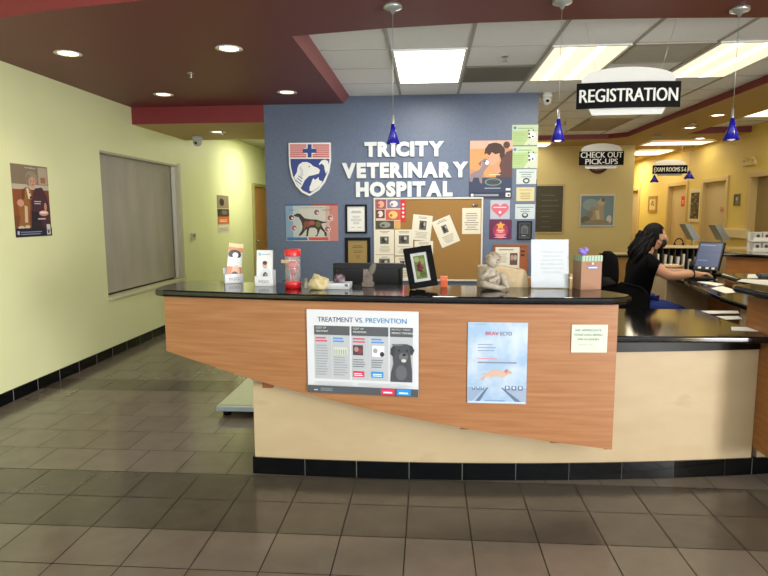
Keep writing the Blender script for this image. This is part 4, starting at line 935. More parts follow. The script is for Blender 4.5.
for i_ in range(14): s.ell(.46+.16*math.cos(i_*2.4)*(i_/14)**.5, .5+.17*math.sin(i_*2.4)*(i_/14)**.5, .065, .05, ((120, 34, 44), (92, 24, 34), (150, 60, 60))[i_ % 3]); s.mb.build('photo', t)
m = MB(); m.add([(-.03, .012, .01), (.03, .012, .01), (.02, .058, .18), (-.02, .058, .18), (-.03, .11, .0), (.03, .11, 0)], [(2, 3, 4, 5), (5, 4, 3, 2)], M_black); m.build('easel_leg', t)
t.rotation_euler = (0, -.14, .2); t.location.z = ZT1+.013
# cherub statue
def skin(name, joints, edges, M, root=0, sub=2, parent=None, loc0=None):
    me = bpy.data.meshes.new(name); me.from_pydata([j[:3] for j in joints], edges, [])
    o = bpy.data.objects.new(name, me); COL.objects.link(o)
    sk = o.modifiers.new('s', 'SKIN'); sk.use_smooth_shade = True
    ly = me.skin_vertices[0].data
    for i, j in enumerate(joints):
        r = j[3]; ly[i].radius = (r, r) if not isinstance(r, tuple) else r; ly[i].use_root = (i == root)
    o.modifiers.new('b', 'SUBSURF').levels = sub; o.modifiers[-1].render_levels = sub
    dg = bpy.context.evaluated_depsgraph_get(); dg.update()
    me2 = bpy.data.meshes.new_from_object(o.evaluated_get(dg)); bpy.data.objects.remove(o)
    mb = MB(); mb.add([v.co.copy() for v in me2.vertices], [list(p.vertices) for p in me2.polygons], M, True); bpy.data.meshes.remove(me2)
    return mb
p = cpos(493, 290.5)
Mst = noisy('weathered_plaster', (158, 146, 130), (184, 172, 156), nscale=45, rough=.75, c3=(140, 116, 98))
t = thing('cherub_statue', 'weathered grey cherub statue resting its chin on its hand on the counter', 'statue', (p.x, p.y+.075, ZT1))
J = [(-.005, .005, .034, .036), (-.014, .004, .066, .034), (-.02, 0, .097, .030), (-.008, -.008, .116, .015), (.004, -.016, .134, .018),
     (-.047, -.010, .094, .019), (-.056, -.042, .062, .015), (-.032, -.056, .088, .0125), (-.012, -.048, .115, .0115),
     (.016, .0, .094, .018), (.030, -.026, .066, .013), (.002, -.058, .056, .012), (-.022, -.066, .05, .0105),
     (-.034, -.006, .028, .027), (-.056, -.048, .036, .022), (-.008, -.070, .026, .017), (.040, -.070, .018, .0125), (.064, -.068, .02, .009),
     (.028, -.004, .028, .026), (.050, -.024, .082, .021), (.064, -.040, .036, .016), (.078, -.060, .012, .011)]
E = [(0, 1), (1, 2), (2, 3), (3, 4), (2, 5), (5, 6), (6, 7), (7, 8), (2, 9), (9, 10), (10, 11), (11, 12), (0, 13), (13, 14), (14, 15), (15, 16), (16, 17), (0, 18), (18, 19), (19, 20), (20, 21)]
mb = skin('b', J, E, Mst); zmin = min(v.z for v in mb.v); mb.v = [v-Vector((0, 0, zmin)) for v in mb.v]; dz = -zmin
mb.ball((.004, -.014, .150+dz), (.034, .033, .037), Mst, 20, 14)
mb.ball((.022, -.044, .146+dz), (.006, .006, .007), Mst, 10, 6); mb.ball((.019, -.041, .134+dz), (.011, .006, .0035), Mst, 10, 6); mb.ball((.006, -.039, .140+dz), (.012, .008, .011), Mst, 10, 6); mb.ball((.016, -.040, .162+dz), (.022, .006, .004), Mst, 10, 6); mb.ball((-.028, -.010, .148+dz), (.006, .008, .011), Mst, 10, 6); mb.ball((.036, -.010, .148+dz), (.006, .008, .011), Mst, 10, 6)
for sx in (.006, .031): mb.ball((sx, -.043, .156+dz), (.0045, .003, .003), mat((120, 108, 96), .8), 8, 6)
mb.build('figure', t)
m = MB(); rn = random.Random(4)
for i in range(46):
    a = rn.random()*2*PI; e = .15+rn.random()*1.35
    x = .004+.035*math.cos(e)*math.cos(a); y = -.010+.034*math.cos(e)*math.sin(a); z = .150+dz+.038*math.sin(e)
    if y < -.028 and z < .172+dz: continue
    m.ball((x, y, z), (.010, .010, .008), noisy_hair if False else mat((160, 140, 122), .8), 8, 6)
m.build('curls', t); t.scale = (1.1, 1.1, 1.1)
# beige bowl/box behind the cherub
p = cpos(513, 289)
t = thing('plaster_vessel', 'pale beige scroll-edged vessel behind the cherub statue', 'vessel', (p.x-.01, p.y+.13, ZT1))
Mv = noisy('beige_vessel', (184, 160, 122), (200, 176, 138), nscale=15, rough=.6)
prof = [(-.178, 0), (-.178, .118), (-.165, .122), (-.07, .126), (-.03, .118), (.04, .105), (.052, .098), (.068, .104), (.085, .098), (.098, .082), (.104, .055), (.108, .03), (.112, .0)]
m = MB(); n = len(prof); m.add([(x, -.045, z) for x, z in prof]+[(x, .045, z) for x, z in prof], [list(range(n))[::-1], list(range(n, 2*n))]+[(i, (i+1) % n, (i+1) % n+n, i+n) for i in range(n)], Mv); m.build('body', t)
m = MB(); m.lathe([(.0, 0), (.012, 0), (.012, .09), (0, .09)], Mv, seg=20, T=Matrix.Translation((.085, .0451, .085)) @ Matrix.Rotation(PI/2, 4, 'X')); m.build('scroll', t)
m = MB(); m.box((.112, -.03, .0), (.135, .03, .055), mat((214, 160, 100), .5), .004); m.build('handle', t)
# orange card box near the frame
p = cpos(444, 288); t = MB(); t.box((p.x-.02, p.y+.02, ZT1), (p.x+.02, p.y+.06, ZT1+.062), mat((212, 92, 44), .5), .002); t.box((p.x-.0205, p.y+.0195, ZT1+.04), (p.x+.0205, p.y+.0605, ZT1+.064), mat((222, 110, 60), .5), .001); tag(t.build('orange_box'), 'small orange box behind the black photo frame', 'box')
# acrylic sign holder with white notice
p0 = cpos(532, 289); p1 = cpos(570, 289.5)
t = thing('sign_holder', 'tall acrylic stand with white printed notice between cherub and tan box', 'sign holder', ((p0.x+p1.x)/2, (p0.y+p1.y)/2+.03, ZT1), -.02); W = p1.x-p0.x; Hh = .272
s = Sheet((-W/2, 0, .006), (1, 0, 0), (0, .18, 1), W, Hh, (204, 208, 215), t=.0015, rough=.15)
for i, (tx, w_) in enumerate((('TO PROVIDE CARE', .62), ('PLEASE ALLOW', .5), ('OUR STAFF TIME', .55), ('BETWEEN VISITS', .62), ('THANK YOU FOR', .6), ('YOUR PATIENCE', .5))): s.text(tx, .56, .74-.085*i, .035, (150, 156, 168), ww=w_)
s.mb.build('notice', t)
Ma = glassy('acrylic', (236, 240, 244), .03, .12)
s = Sheet((-W/2-.002, -.004, .004), (1, 0, 0), (0, .18, 1), W+.004, Hh+.004, Ma, t=.0015); s.mb.build('acrylic_face', t)
m = MB(); m.box((-W/2, -.003, 0), (W/2, .075, .003), Ma); m.build('foot', t)
# tan cardboard box with green striped rim
p0 = cpos(575, 289); p1 = cpos(602, 290.5)
t = thing('cardboard_box', 'tan open box with green striped rim at right end of the counter', 'box', ((p0.x+p1.x)/2+.004, (p0.y+p1.y)/2+.055, ZT1), .22)
w = .060; H = .186; Mc = mat((156, 112, 84), .6); m = MB()
m.box((-w, -.05, 0), (w, .05, .004), Mc); m.box((-w, -.05, .004), (w, -.047, H), Mc); m.box((-w, .047, .004), (w, .05, H), Mc); m.box((-w, -.047, .004), (-w+.003, .047, H), mat((150, 120, 98), .6)); m.box((w-.003, -.047, .004), (w, .047, H), Mc)
s = Sheet((-w, -.05, 0), (1, 0, 0), (0, 0, 1), 2*w, H, Mc, t=.0006, mb=m, base=False)
s.rect(.3, .62, .82, .70, (70, 84, 160)); s.rect(.34, .64, .78, .68, (210, 210, 226)); s.lines(.2, .76, .8, .8, 1, (120, 80, 56), .5); s.ell(.55, .78, .05, .03, (230, 214, 190)); s.lines(.2, .1, .7, .3, 3, (170, 116, 84), .3)
m.build('carton', t)
m = MB(); Mg1 = mat((116, 146, 118), .5); Mg2 = mat((166, 182, 160), .5)
for i in range(14):
    a = -w-.001+i*(2*w+.002)/14; m.box((a, -.0525, H-.028), (a+(2*w+.002)/14, -.0508, H+.004), (Mg1, Mg2)[i % 2])
for i in range(10):
    a = -.05+i*.01; m.box((-w-.0025, a, H-.028), (-w-.0006, a+.01, H+.004), (Mg1, Mg2)[i % 2])
m.build('striped_rim', t)
t2 = thing('purple_toy', 'purple bone-shaped toy standing inside the tan striped box', 'toy', (t.location.x-.012, t.location.y, ZT1+.006), .2)
Mp = mat((140, 120, 206), .5); m = MB(); m.tube([(0, 0, 0), (-.012, 0, .198)], .012, Mp, 12); m.build('shaft', t2); m = MB(); m.ball((-.026, 0, .206), .016, Mp); m.ball((.0, 0, .212), .016, Mp); m.ball((-.012, 0, .2), (.02, .012, .012), Mp); m.build('knob_end', t2)
# small wooden block beside sign holder
p = cpos(571, 289.5); m = MB(); m.box((p.x-.006, p.y+.01, ZT1), (p.x+.008, p.y+.05, ZT1+.085), mat((170, 130, 82), .5), .002); m.box((p.x-.0065, p.y+.0095, ZT1+.06), (p.x+.0085, p.y+.0505, ZT1+.068), mat((214, 204, 180), .5)); tag(m.build('wood_block'), 'thin upright wooden block between the acrylic notice and the tan box', 'block')
# black monitor on the desk slab behind the counter
p = at(368, 283, Y=3.93)
t = thing('computer_monitor', 'black computer monitor behind the counter seen from its back', 'monitor', (p.x, 3.93, ZSL), 0)
zt = at(368, 263, Y=3.93).z-ZSL; Wm = (at(403, 270, Y=3.93)-at(333.5, 270, Y=3.93)).length
m = MB(); m.box((-Wm/2, -.015, zt-.30), (Wm/2, .02, zt), mat((20, 20, 21), .4), .006); m.prism([(-Wm/2+.03, -.06), (Wm/2-.03, -.06), (Wm/2-.015, -.015), (-Wm/2+.015, -.015)], zt-.26, zt-.035, mat((24, 24, 26), .45)); m.build('back_shell', t)
m = MB(); m.box((-Wm/2+.012, .0202, zt-.285), (Wm/2-.012, .022, zt-.015), mat((40, 46, 60), .2)); m.build('screen', t)
m = MB(); m.box((-.04, -.03, .01), (.04, -.008, zt-.12), M_black, .004); m.build('neck', t); m = MB(); m.box((-.11, -.09, 0), (.11, .09, .012), M_black, .004); m.build('foot', t)
# papers on the low slab near right unit
for i, (px, py, rz, sx, lab) in enumerate(((744, 312.5, .3, .9, 'white sheet on the low slab against the amber end unit, farthest back'), (745, 318, -.1, .7, 'white sheet on the low slab, middle of three'), (738, 329, .2, 1.0, 'white sheet on the low slab, nearest of three'))):
    p = at(px, py, Z=ZSL); m = MB(); m.prism([(p.x-.06*sx, p.y-.05), (1.855, p.y-.07), (1.855, p.y+.05), (p.x-.01, p.y+.06)], ZSL+.0005, ZSL+.0025, mat((236, 232, 222), .6)); tag(m.build('paper_sheet'), lab, 'paper', 'sheets on the low slab')

# ================================================================ STAFF AREA
# long work desk along the corridor side
ZD2 = .88
e = [at(x, y, Z=ZD2) for x, y in ((655, 270), (690, 284), (720, 297), (748, 306))]
dk = thing('work_desk', 'black topped work desk where the receptionist types', 'desk', (2.7, 5.2, 0))
pts = [(q.x, q.y) for q in e][::-1]
top = [(pts[0][0]+.02, 3.66)]+pts+[(pts[-1][0]+.03, 6.5)]
m = MB(); poly = [(top[0][0], 3.66), (3.0, 3.66), (3.0, 4.8), (3.05, 6.5)]+top[1:][::-1]
m.prism(poly, ZD2-.035, ZD2, M_granite, bev=.01); P(m, 'desktop', dk)
m = MB()
for y0, y1, xo in ((3.70, 4.35, .12), ): m.box((pts[0][0]+.10, y0, .003), (2.9, y1, ZD2-.036), M_maple)
m.box((2.93, 4.35, .003), (2.96, 6.4, ZD2-.036), M_ward); m.box((2.5, 6.36, .003), (2.93, 6.4, ZD2-.036), M_maple); P(m, 'pedestal', dk)
# raised back counter beyond the desk
bc = thing('transaction_counter', 'raised wooden back counter with black top beyond the monitor', 'counter', (3.6, 6.9, 0))
f0 = at(722, 253, Z=1.08); f1 = at(768, 255, Z=1.08); dd = (f1-f0).normalized()
fa = f0-dd*.0; fb = f0+dd*1.25
nn = Vector((-dd.y, dd.x, 0)); nn = nn if nn.y > 0 else -nn
def quad(a, b, c, d): return [(v.x, v.y) for v in (a, b, c, d)]
m = MB(); m.prism(quad(fa, fb, fb+nn*.55, fa+nn*.55), 1.045, 1.08, M_granite, bev=.012); P(m, 'counter_top', bc)
m = MB(); m.prism(quad(fa+nn*.07+dd*.02, fb+nn*.07, fb+nn*.45, fa+nn*.45+dd*.02), .003, 1.044, M_ward); P(m, 'body', bc)
# organiser full of papers
og = thing('document_organizer', 'dark pigeonhole organizer stuffed with white papers behind the receptionist', 'organizer', (2.85, 6.78, .003))
oz = 1.5-0; m = MB(); zt_ = at(690, 246, Y=6.78).z; xl = at(655, 250, Y=6.78).x; xr = at(704, 250, Y=6.78).x
Mdk = mat((60, 48, 38), .6)
m.box((xl, 6.72, .003), (xr, 6.98, .86), M_maple); m.box((xl, 6.96, .86), (xr, 6.98, zt_), Mdk)
nsl = 8
for i in range(nsl+1):
    x = xl+(xr-xl)*i/nsl; m.box((x-.004, 6.72, .86), (x+.004, 6.96, zt_-.02), Mdk)
m.box((xl-.01, 6.70, zt_-.02), (xr+.01, 7.0, zt_), mat((206, 180, 132), .5), .002); P(m, 'cabinet', og)
rn = random.Random(2)
for i in range(nsl):
    x = xl+(xr-xl)*(i+.2)/nsl; wv = (xr-xl)/nsl*.62; h_ = rn.uniform(.13, .19)
    a = rn.uniform(-.02, .03)
    sh_ = rn.uniform(-.008, .016); wq = wv*rn.uniform(.35, .6); m = MB(); m.add([(x+dx_+(sh_ if z_ else 0), y_, .862+z_) for y_ in (6.705, 6.94) for dx_, z_ in ((0, 0), (wq, 0), (wq, h_), (0, h_))], [(0, 1, 2, 3), (7, 6, 5, 4), (0, 4, 5, 1), (1, 5, 6, 2), (2, 6, 7, 3), (3, 7, 4, 0)], mat((216, 208, 190), .6))
    tag(m.build('paper_stack'), 'stack of white papers in the pigeonhole organizer, slot %s from the left' % ('one two three four five six seven eight'.split()[i]), 'papers', 'papers in the organizer')
# basket
p = at(676, 268, Z=ZD2); bs = thing('wicker_basket', 'tan basket tray on the work desk behind the typing hands', 'basket', (2.54, 6.36, ZD2))
m = MB(); Mbk = noisy('wicker', (170, 124, 74), (196, 150, 96), scale=(1, 1, 6), nscale=20, rough=.8)
m.lathe([(.085, 0), (.115, .06), (.122, .075), (.112, .075), (.08, .008), (0, .006)], Mbk, seg=24); m.build('bowl', bs)
m = MB(); m.box((-.06, -.05, .01), (.05, .05, .085), mat((226, 214, 190), .6), T=Matrix.Rotation(.3, 4, 'Z')); m.build('tissue', bs)
# phone
p = at(690, 262, Z=ZD2); ph = thing('desk_phone', 'black desk phone left of the lit monitor', 'phone', (2.84, 6.40, ZD2), -.4)
m = MB(); m.prism([(-.10, -.09), (.10, -.09), (.10, .09), (-.10, .09)], 0, .02, M_black); m.add([(-.1, -.09, .02), (.1, -.09, .02), (.1, .09, .07), (-.1, .09, .07), (-.1, .09, .02), (.1, .09, .02)], [(0, 1, 2, 3), (3, 2, 5, 4), (0, 3, 4), (1, 5, 2)], M_black); m.build('base', ph)
m = MB(); m.tube([(-.075, -.08, .05), (-.075, -.05, .075), (-.075, .05, .098), (-.075, .09, .088)], [.024, .016, .016, .024], M_black, 10); m.build('handset', ph)
# monitor with lit screen, facing the receptionist
q = [at(698.5, 242, Y=5.95), at(722, 244.5, Y=5.95), at(717, 271, Y=5.95), at(694.5, 268, Y=5.95)]
mo = thing('computer_monitor', 'black monitor with blue-grey screen facing the receptionist', 'monitor', (2.78, 6.0, ZD2), 0)
rzm = -.95; U = Vector((math.cos(rzm), math.sin(rzm), 0)); V = Vector((.27, .19, 1)).normalized(); O = at(694.5, 269.5, Z=ZD2+.05)-Vector((2.78, 6.0, ZD2)); O = Vector((O.x, O.y, .05)); wd_, ht_ = .25, .285
Vp = (V-U*V.dot(U)).normalized()
s = Sheet(O, U, Vp, wd_, ht_, (14, 14, 15), t=.03, rough=.35); m = s.mb; bez = m.build('bezel', mo)
s2 = Sheet(s.p(.05, .11), U, Vp, wd_*.90, ht_*.84, mat((58, 70, 102), .3, emit=.22), t=.001, rough=.3)
s2.rect(.04, .62, .96, .635, mat((40, 50, 80), .3, emit=.3)); s2.rect(.04, .90, .7, .93, mat((110, 124, 160), .3, emit=.5)); s2.rect(.06, .25, .5, .27, mat((110, 124, 160), .3, emit=.5)); s2.mb.build('screen', mo)
cb_ = O+U*wd_/2+Vector((.055, .04, 0))
m = MB(); m.tube([(cb_.x+.06, cb_.y+.05, .012), (cb_.x+.06, cb_.y+.05, .12)], .02, M_black, 10); m.build('neck', mo); m = MB(); m.lathe([(.1, 0), (.1, .012), (0, .014)], M_black, c=(cb_.x+.04, cb_.y+.03, 0), seg=24); m.build('foot', mo)
for i, (du) in enumerate((.2, .5, .74)):
    m = MB(); s3 = Sheet(s.p(du, .03, .0), U, Vp, .03, .018, (220, 220, 214), t=.001); sub(s3.mb.build('sticker'), bez)
# keyboard under the hands
kb = thing('keyboard', 'black keyboard under the receptionist hands', 'keyboard', (2.56, 5.76, ZD2), 1.5); m = MB(); m.box((-.2, -.07, 0), (.2, .07, .018), M_black, .004); m.build('case', kb)
m = MB()
for i in range(12):
    for j in range(4): m.box((-.185+i*.031, -.058+j*.03, .018), (-.185+i*.031+.026, -.058+j*.03+.025, .024), mat((36, 36, 38), .5))
m.build('keys', kb)
# papers on the desk and on the right unit
def sheet_flat(px4, z, label, c=(232, 226, 210), group=None, cat='paper', h=.003):
    pts = [at(x, y, Z=z+h) for x, y in px4]; m = MB(); m.prism([(v.x, v.y) for v in pts], z+.0006, z+h, mat(c, .6)); return tag(m.build('paper_sheet'), label, cat, group)
sheet_flat([(694, 278.6), (712, 281), (718, 279.8), (704, 277.6)], ZD2, 'white sheet just in front of the typing hands on the desk')
sheet_flat([(697, 281.5), (717, 286), (724, 284), (709, 281.6)], ZD2, 'white sheet on the desk between the hands and the end unit')
sheet_flat([(711, 288), (726, 293.3), (742, 291.8), (722, 286)], ZD2, 'white sheet on the desk nearest the amber end unit')
sheet_flat([(747, 277.5), (758, 277.5), (755, 274), (748, 274.3)], 1.078, 'small white sheet on the right granite top, farthest left')
sheet_flat([(737, 281), (768, 285), (772, 280), (742, 279)], 1.078, 'long white sheet on the right granite top at the picture edge')
m = MB(); p = at(764, 277, Z=1.078); m.box((p.x-.03, p.y-.02, 1.0785), (p.x+.08, p.y+.04, 1.1), mat((62, 60, 54), .6), .003); tag(m.build('card_tray'), 'small dark tray on the right granite top', 'tray')
# white stacked cups / dispenser on the back counter
p = at(758, 253, Z=1.08)
t = thing('leaflet_rack', 'white clear leaflet rack on the back counter at right edge', 'rack', (p.x+.14, p.y+.2, 1.0805), 0)
for z in (0, .11):
    m = MB(); m.box((-.12, -.06, z+.0), (.16, .06, z+.012), mat((226, 222, 210), .4), .002); m.box((-.12, .05, z+.012), (.16, .06, z+.10), mat((222, 218, 206), .4), .002); m.box((-.12, -.06, z+.012), (.16, -.055, z+.045), mat((226, 222, 212), .4)); tier = m.build('tier', t)
    for i in range(3):
        m = MB(); m.box((-.105+i*.09, -.045, z+.013), (-.03+i*.09, .02, z+.095), mat((190+i*10, 186, 176), .6), .001); m.ball((-.068+i*.09, -.046, z+.06), (.02, .002, .018), mat((70, 66, 62), .6), 10, 6); sub(m.build('leaflets'), tier)
# silver backed computers on the back counter
for (x0, x1, yb_, yt, lab) in ((682, 697, 243, 224, 'silver-backed slim computer screen left on the far ledge'), (711.5, 726, 243, 225, 'silver-backed slim computer screen right on the far ledge')):
    Yq = 7.3; a = at(x0, yt, Y=Yq); b_ = at(x1, yb_, Y=Yq)
    t = thing('desktop_computer', lab, 'computer', ((a.x+b_.x)/2, Yq, 1.081), 0)
    x = (a.x+b_.x)/2; q4 = [at(x0-.5, yt, Y=Yq), at(x0+6, yt, Y=Yq), at(x1+.5, yb_-3, Y=Yq), at(x1-7, yb_-3, Y=Yq)]
    W2 = .02; n4 = 4; vs = [(v.x-x, -.1, v.z-1.081) for v in q4]+[(v.x-x+.02, .12, v.z-1.081) for v in q4]
    m = MB(); m.add(vs, [(0, 1, 2, 3), (7, 6, 5, 4)]+[(i, (i+1) % 4+0, (i+1) % 4+4, i+4) for i in range(4)], mat((140, 142, 136), .5, .2)); m.build('display', t)
    m = MB(); m.box((-.01, -.03, 0.0), (.09, .09, .008), mat((170, 172, 168), .3, .4), .002); m.box((.04, .0, .008), (.06, .04, .10), mat((170, 172, 168), .3, .4)); m.build('stand', t)
# far ledge carrying them
fd = thing('far_ledge', 'pale far ledge in front of the yellow corridor wall', 'counter', (3.4, 7.35, 0))
xl2 = at(640, 245, Y=7.1).x; m = MB(); m.box((xl2+.3, 7.16, 1.045), (xl2+1.75, 7.6, 1.08), mat((206, 178, 124), .4), .004); P(m, 'ledge_top', fd); m = MB(); m.box((xl2+.35, 7.22, .003), (xl2+1.7, 7.55, 1.044), M_maple); P(m, 'body', fd)
# bottle and headset-like lamp on the ledge
p = at(653, 240, Y=7.4); t = thing('spray_bottle', 'white spray bottle on the far ledge behind the head of the receptionist', 'bottle', (p.x+.1, 7.4, 1.081)); MB().lathe([(.03, 0), (.032, .01), (.032, .1), (.012, .13), (.012, .15)], mat((226, 222, 206), .4), seg=16).build('bottle', t); m = MB(); m.box((-.035, -.01, .15), (.02, .01, .175), mat((220, 220, 214), .4), .003); m.build('trigger_head', t)
p = at(679, 240, Y=7.4); t = thing('headphones', 'small black headphones on the far ledge beside the left silver computer', 'headphones', (p.x-.02, 7.35, 1.081)); m = MB(); m.tube([(-.05+.05*(1-math.cos(a)), 0, .05+.06*math.sin(a)) for a in linsp(0, PI, 10)], .007, M_black, 8); m.build('headband', t); m = MB(); m.ball((-.05, 0, .03), (.014, .03, .03), M_black); m.ball((.05, 0, .03), (.014, .03, .03), M_black); m.build('ear_cups', t)

# ---- office chairs
def office_chair(loc, rz, label, zseat=.52, zback=.95):
    t = thing('office_chair', label, 'office chair', loc, rz, 'black office chairs')
    m = MB(); m.prism([(.23*math.copysign(abs(math.cos(a))**.6, math.cos(a)), .22*math.copysign(abs(math.sin(a))**.6, math.sin(a))) for a in linsp(0, 2*PI, 28)[:-1]], zseat-.07, zseat, M_blackfab, bev=.025, seg=4); m.build('seat', t)
    vs = []; fs = []; nu, nv = 14, 12; hb = zback-zseat-.10
    for sgn in (0, 1):
        for i in range(nu+1):
            for j in range(nv+1):
                a = -1+2*i/nu; v = j/nv; wv = .225*(math.sqrt(max(0, 1-abs(2*v-1)**3.2))*.93+.07)
                x = a*wv; bulge = .02*(1-a*a)*(1-(2*v-1)**2)
                y = -.23-.03*v+.06*a*a+(bulge+.012 if sgn else -bulge-.012)
                vs.append((x, y, zseat+.10+hb*v))
    st = (nu+1)*(nv+1)
    for sgn in (0, 1):
        for i in range(nu):
            for j in range(nv):
                q = [sgn*st+i*(nv+1)+j, sgn*st+(i+1)*(nv+1)+j, sgn*st+(i+1)*(nv+1)+j+1, sgn*st+i*(nv+1)+j+1]; fs.append(q if not sgn else q[::-1])
    def ring():
        r = [(i, 0) for i in range(nu)]+[(nu, j) for j in range(nv)]+[(i, nv) for i in range(nu, 0, -1)]+[(0, j) for j in range(nv, 0, -1)]
        return [i*(nv+1)+j for i, j in r]
    rg = ring()
    for k in range(len(rg)): a, b_ = rg[k], rg[(k+1) % len(rg)]; fs.append((a, a+st, b_+st, b_)[::1])
    m = MB(); m.add(vs, fs, M_blackfab, True); m.build('backrest', t)
    m = MB(); m.tube([(0, -.12, zseat-.075), (0, -.26, zseat-.06), (0, -.275, zseat+.05), (0, -.262, zseat+.25)], .018, M_black, 8); m.build('back_support', t)
    m = MB(); m.lathe([(.03, .1), (.03, .25), (.018, .25), (.018, zseat-.07)], M_black, seg=16); m.build('gas_lift', t)
    for k in range(5):
        a = 2*PI*k/5+.3; c, s_ = math.cos(a), math.sin(a)
        m = MB(); m.tube([(c*.02, s_*.02, .12), (c*.26, s_*.26, .075)], [.022, .014], M_black, 8); l = m.build('base_arm', t)
        m = MB(); T = Matrix.Translation((c*.27, s_*.27, .03)) @ Matrix.Rotation(a, 4, 'Z') @ Matrix.Rotation(PI/2, 4, 'X'); m.lathe([(.0, -.02), (.03, -.02), (.03, .02), (0, .02)], M_black, seg=14, T=T); m.tube([(c*.26, s_*.26, .08), (c*.26, s_*.26, .05)], .008, M_black, 6); sub(m.build('caster'), l)
    return t
PX, PY, TH = 1.93, 5.66, .0
oc = office_chair((1.60, 4.98, 0), PI*.90, 'black office chair with rounded back nearest, right behind the low granite slab', .44, .905)
cf = Vector((math.cos(TH), math.sin(TH)))
dup(oc, (PX-.05, PY-.02, .0), TH-PI/2+.04, 'black office chair the receptionist sits on')
dup(oc, (2.36, 7.25, 0), -PI/2+.1, 'empty black office chair behind the seated receptionist beside the side table').scale = (1, 1, 1.16)
bpy.context.view_layer.update()
# side table with papers behind
p = at(618, 254, Z=.80); t = thing('side_table', 'small side table holding papers left of the receptionist', 'table', (p.x+.12, p.y, 0))
m = MB(); m.box((-.35, -.3, .765), (.5, .3, .80), mat((30, 26, 24), .3), .004); m.build('table_top', t)
m = MB(); m.box((-.3, -.26, .002), (.45, .26, .764), mat((180, 140, 84), .5), .004); m.build('cabinet', t)
m = MB(); m.box((p.x-.15, p.y-.18, .8005), (p.x+.2, p.y+.1, .82), mat((226, 214, 186), .6)); tag(m.build('paper_pile'), 'pile of white papers on the side table left of the receptionist', 'papers')

# ================================================================ RECEPTIONIST
M_skin = mat((196, 146, 116), .5, name='skin'); M_shirt = mat((7, 7, 8), .9, spec=.1, name='black_shirt'); M_pants = mat((34, 56, 132), .8, name='blue_pants'); M_hair = noisy('dark_hair', (6, 5, 4), (13, 10, 8), scale=(1, 1, .3), nscale=60, rough=.7, spec=.15)
pr = thing('person', 'receptionist with long dark hair, black mask and black top typing at the desk', 'person', (PX+.02, PY, 0), TH)
# local frame: +x forward, +y left, z up
Jb = [(0, 0, .62, .125), (.0, 0, .74, .115), (.02, 0, .88, .12), (.05, 0, 1.0, .125), (.06, 0, 1.08, .075), (.08, 0, 1.135, .05), (.115, 0, 1.20, .055),
      (.05, -.15, 1.07, .062), (.20, -.20, .93, .048), (.44, -.13, .945, .03), (.48, -.12, .945, .028), (.545, -.11, .94, .026),
      (.05, .15, 1.07, .062), (.20, .20, .93, .048), (.42, .10, .945, .03), (.46, .09, .945, .028), (.525, .08, .94, .026),
      (.06, -.10, .605, .085), (.40, -.11, .60, .065), (.38, -.11, .34, .05), (.34, -.11, .10, .035), (.46, -.12, .045, .032),
      (.06, .10, .605, .085), (.40, .11, .60, .065), (.38, .11, .34, .05), (.34, .11, .10, .035), (.46, .12, .045, .032)]
Eb = [(0, 1), (1, 2), (2, 3), (3, 4), (4, 5), (5, 6), (3, 7), (7, 8), (8, 9), (9, 10), (10, 11), (3, 12), (12, 13), (13, 14), (14, 15), (15, 16), (0, 17), (17, 18), (18, 19), (19, 20), (20, 21), (0, 22), (22, 23), (23, 24), (24, 25), (25, 26)]
body = skin('b', Jb, Eb, M_skin)
# fingers: chains rooted in the palms
for sg, px_, py_ in ((-1, .545, -.11), (1, .525, .08)):
    for i in range(4):
        y = py_+(-.028+.019*i)*1.0; L = (.062, .075, .07, .055)[i if sg > 0 else 3-i]
        body.tube([(px_-.02, y*1.0, .945), (px_+.02, y, .952), (px_+.02+L*.45, y, .944), (px_+.02+L*.8, y, .925), (px_+.02+L*.92, y, .913)], [.010, .0095, .009, .008, .006], M_skin, 8)
    y = py_-sg*.03
    body.tube([(px_-.04, y+sg*.012, .938), (px_-.005, y-sg*.012, .935), (px_+.03, y-sg*.016, .922)], [.012, .010, .007], M_skin, 8)
# head
HX, HZ = .145, 1.275
b = bmesh.new(); bmesh.ops.create_uvsphere(b, u_segments=32, v_segments=24, radius=1)
for v in b.verts:
    x, y, z = v.co
    w_ = 1-.20*max(0, -z)**1.4
    X_ = x*.092; Y_ = y*.073*w_; Z_ = z*.112
    if x > 0 and z < 0: X_ *= 1-.04*z*z
    if z < -.5 and x > -.2: X_ += .012*(-z-.5)
    if x < 0: X_ *= 1.04; Z_ += .006*(-x)
    v.co = (HX+X_, Y_, HZ+Z_)
body.bm(b, M_skin, True)
body.ball((HX+.098, 0, HZ-.015), (.016, .013, .022), M_skin, 12, 8)
for sy in (-1, 1):
    body.ball((HX-.005, sy*.074, HZ-.005), (.018, .008, .03), M_skin, 12, 8)
    body.ball((HX+.080, sy*.032, HZ+.014), (.010, .013, .007), mat((236, 232, 228), .3), 10, 6); body.ball((HX+.087, sy*.032, HZ+.014), (.005, .006, .006), mat((40, 26, 20), .3), 8, 6)
body.build('body', pr)
m = MB()  # eyebrows + mask
def part_skin(name, J, E, M, sub=2): skin('p', J, E, M, 0, sub).build(name, pr)
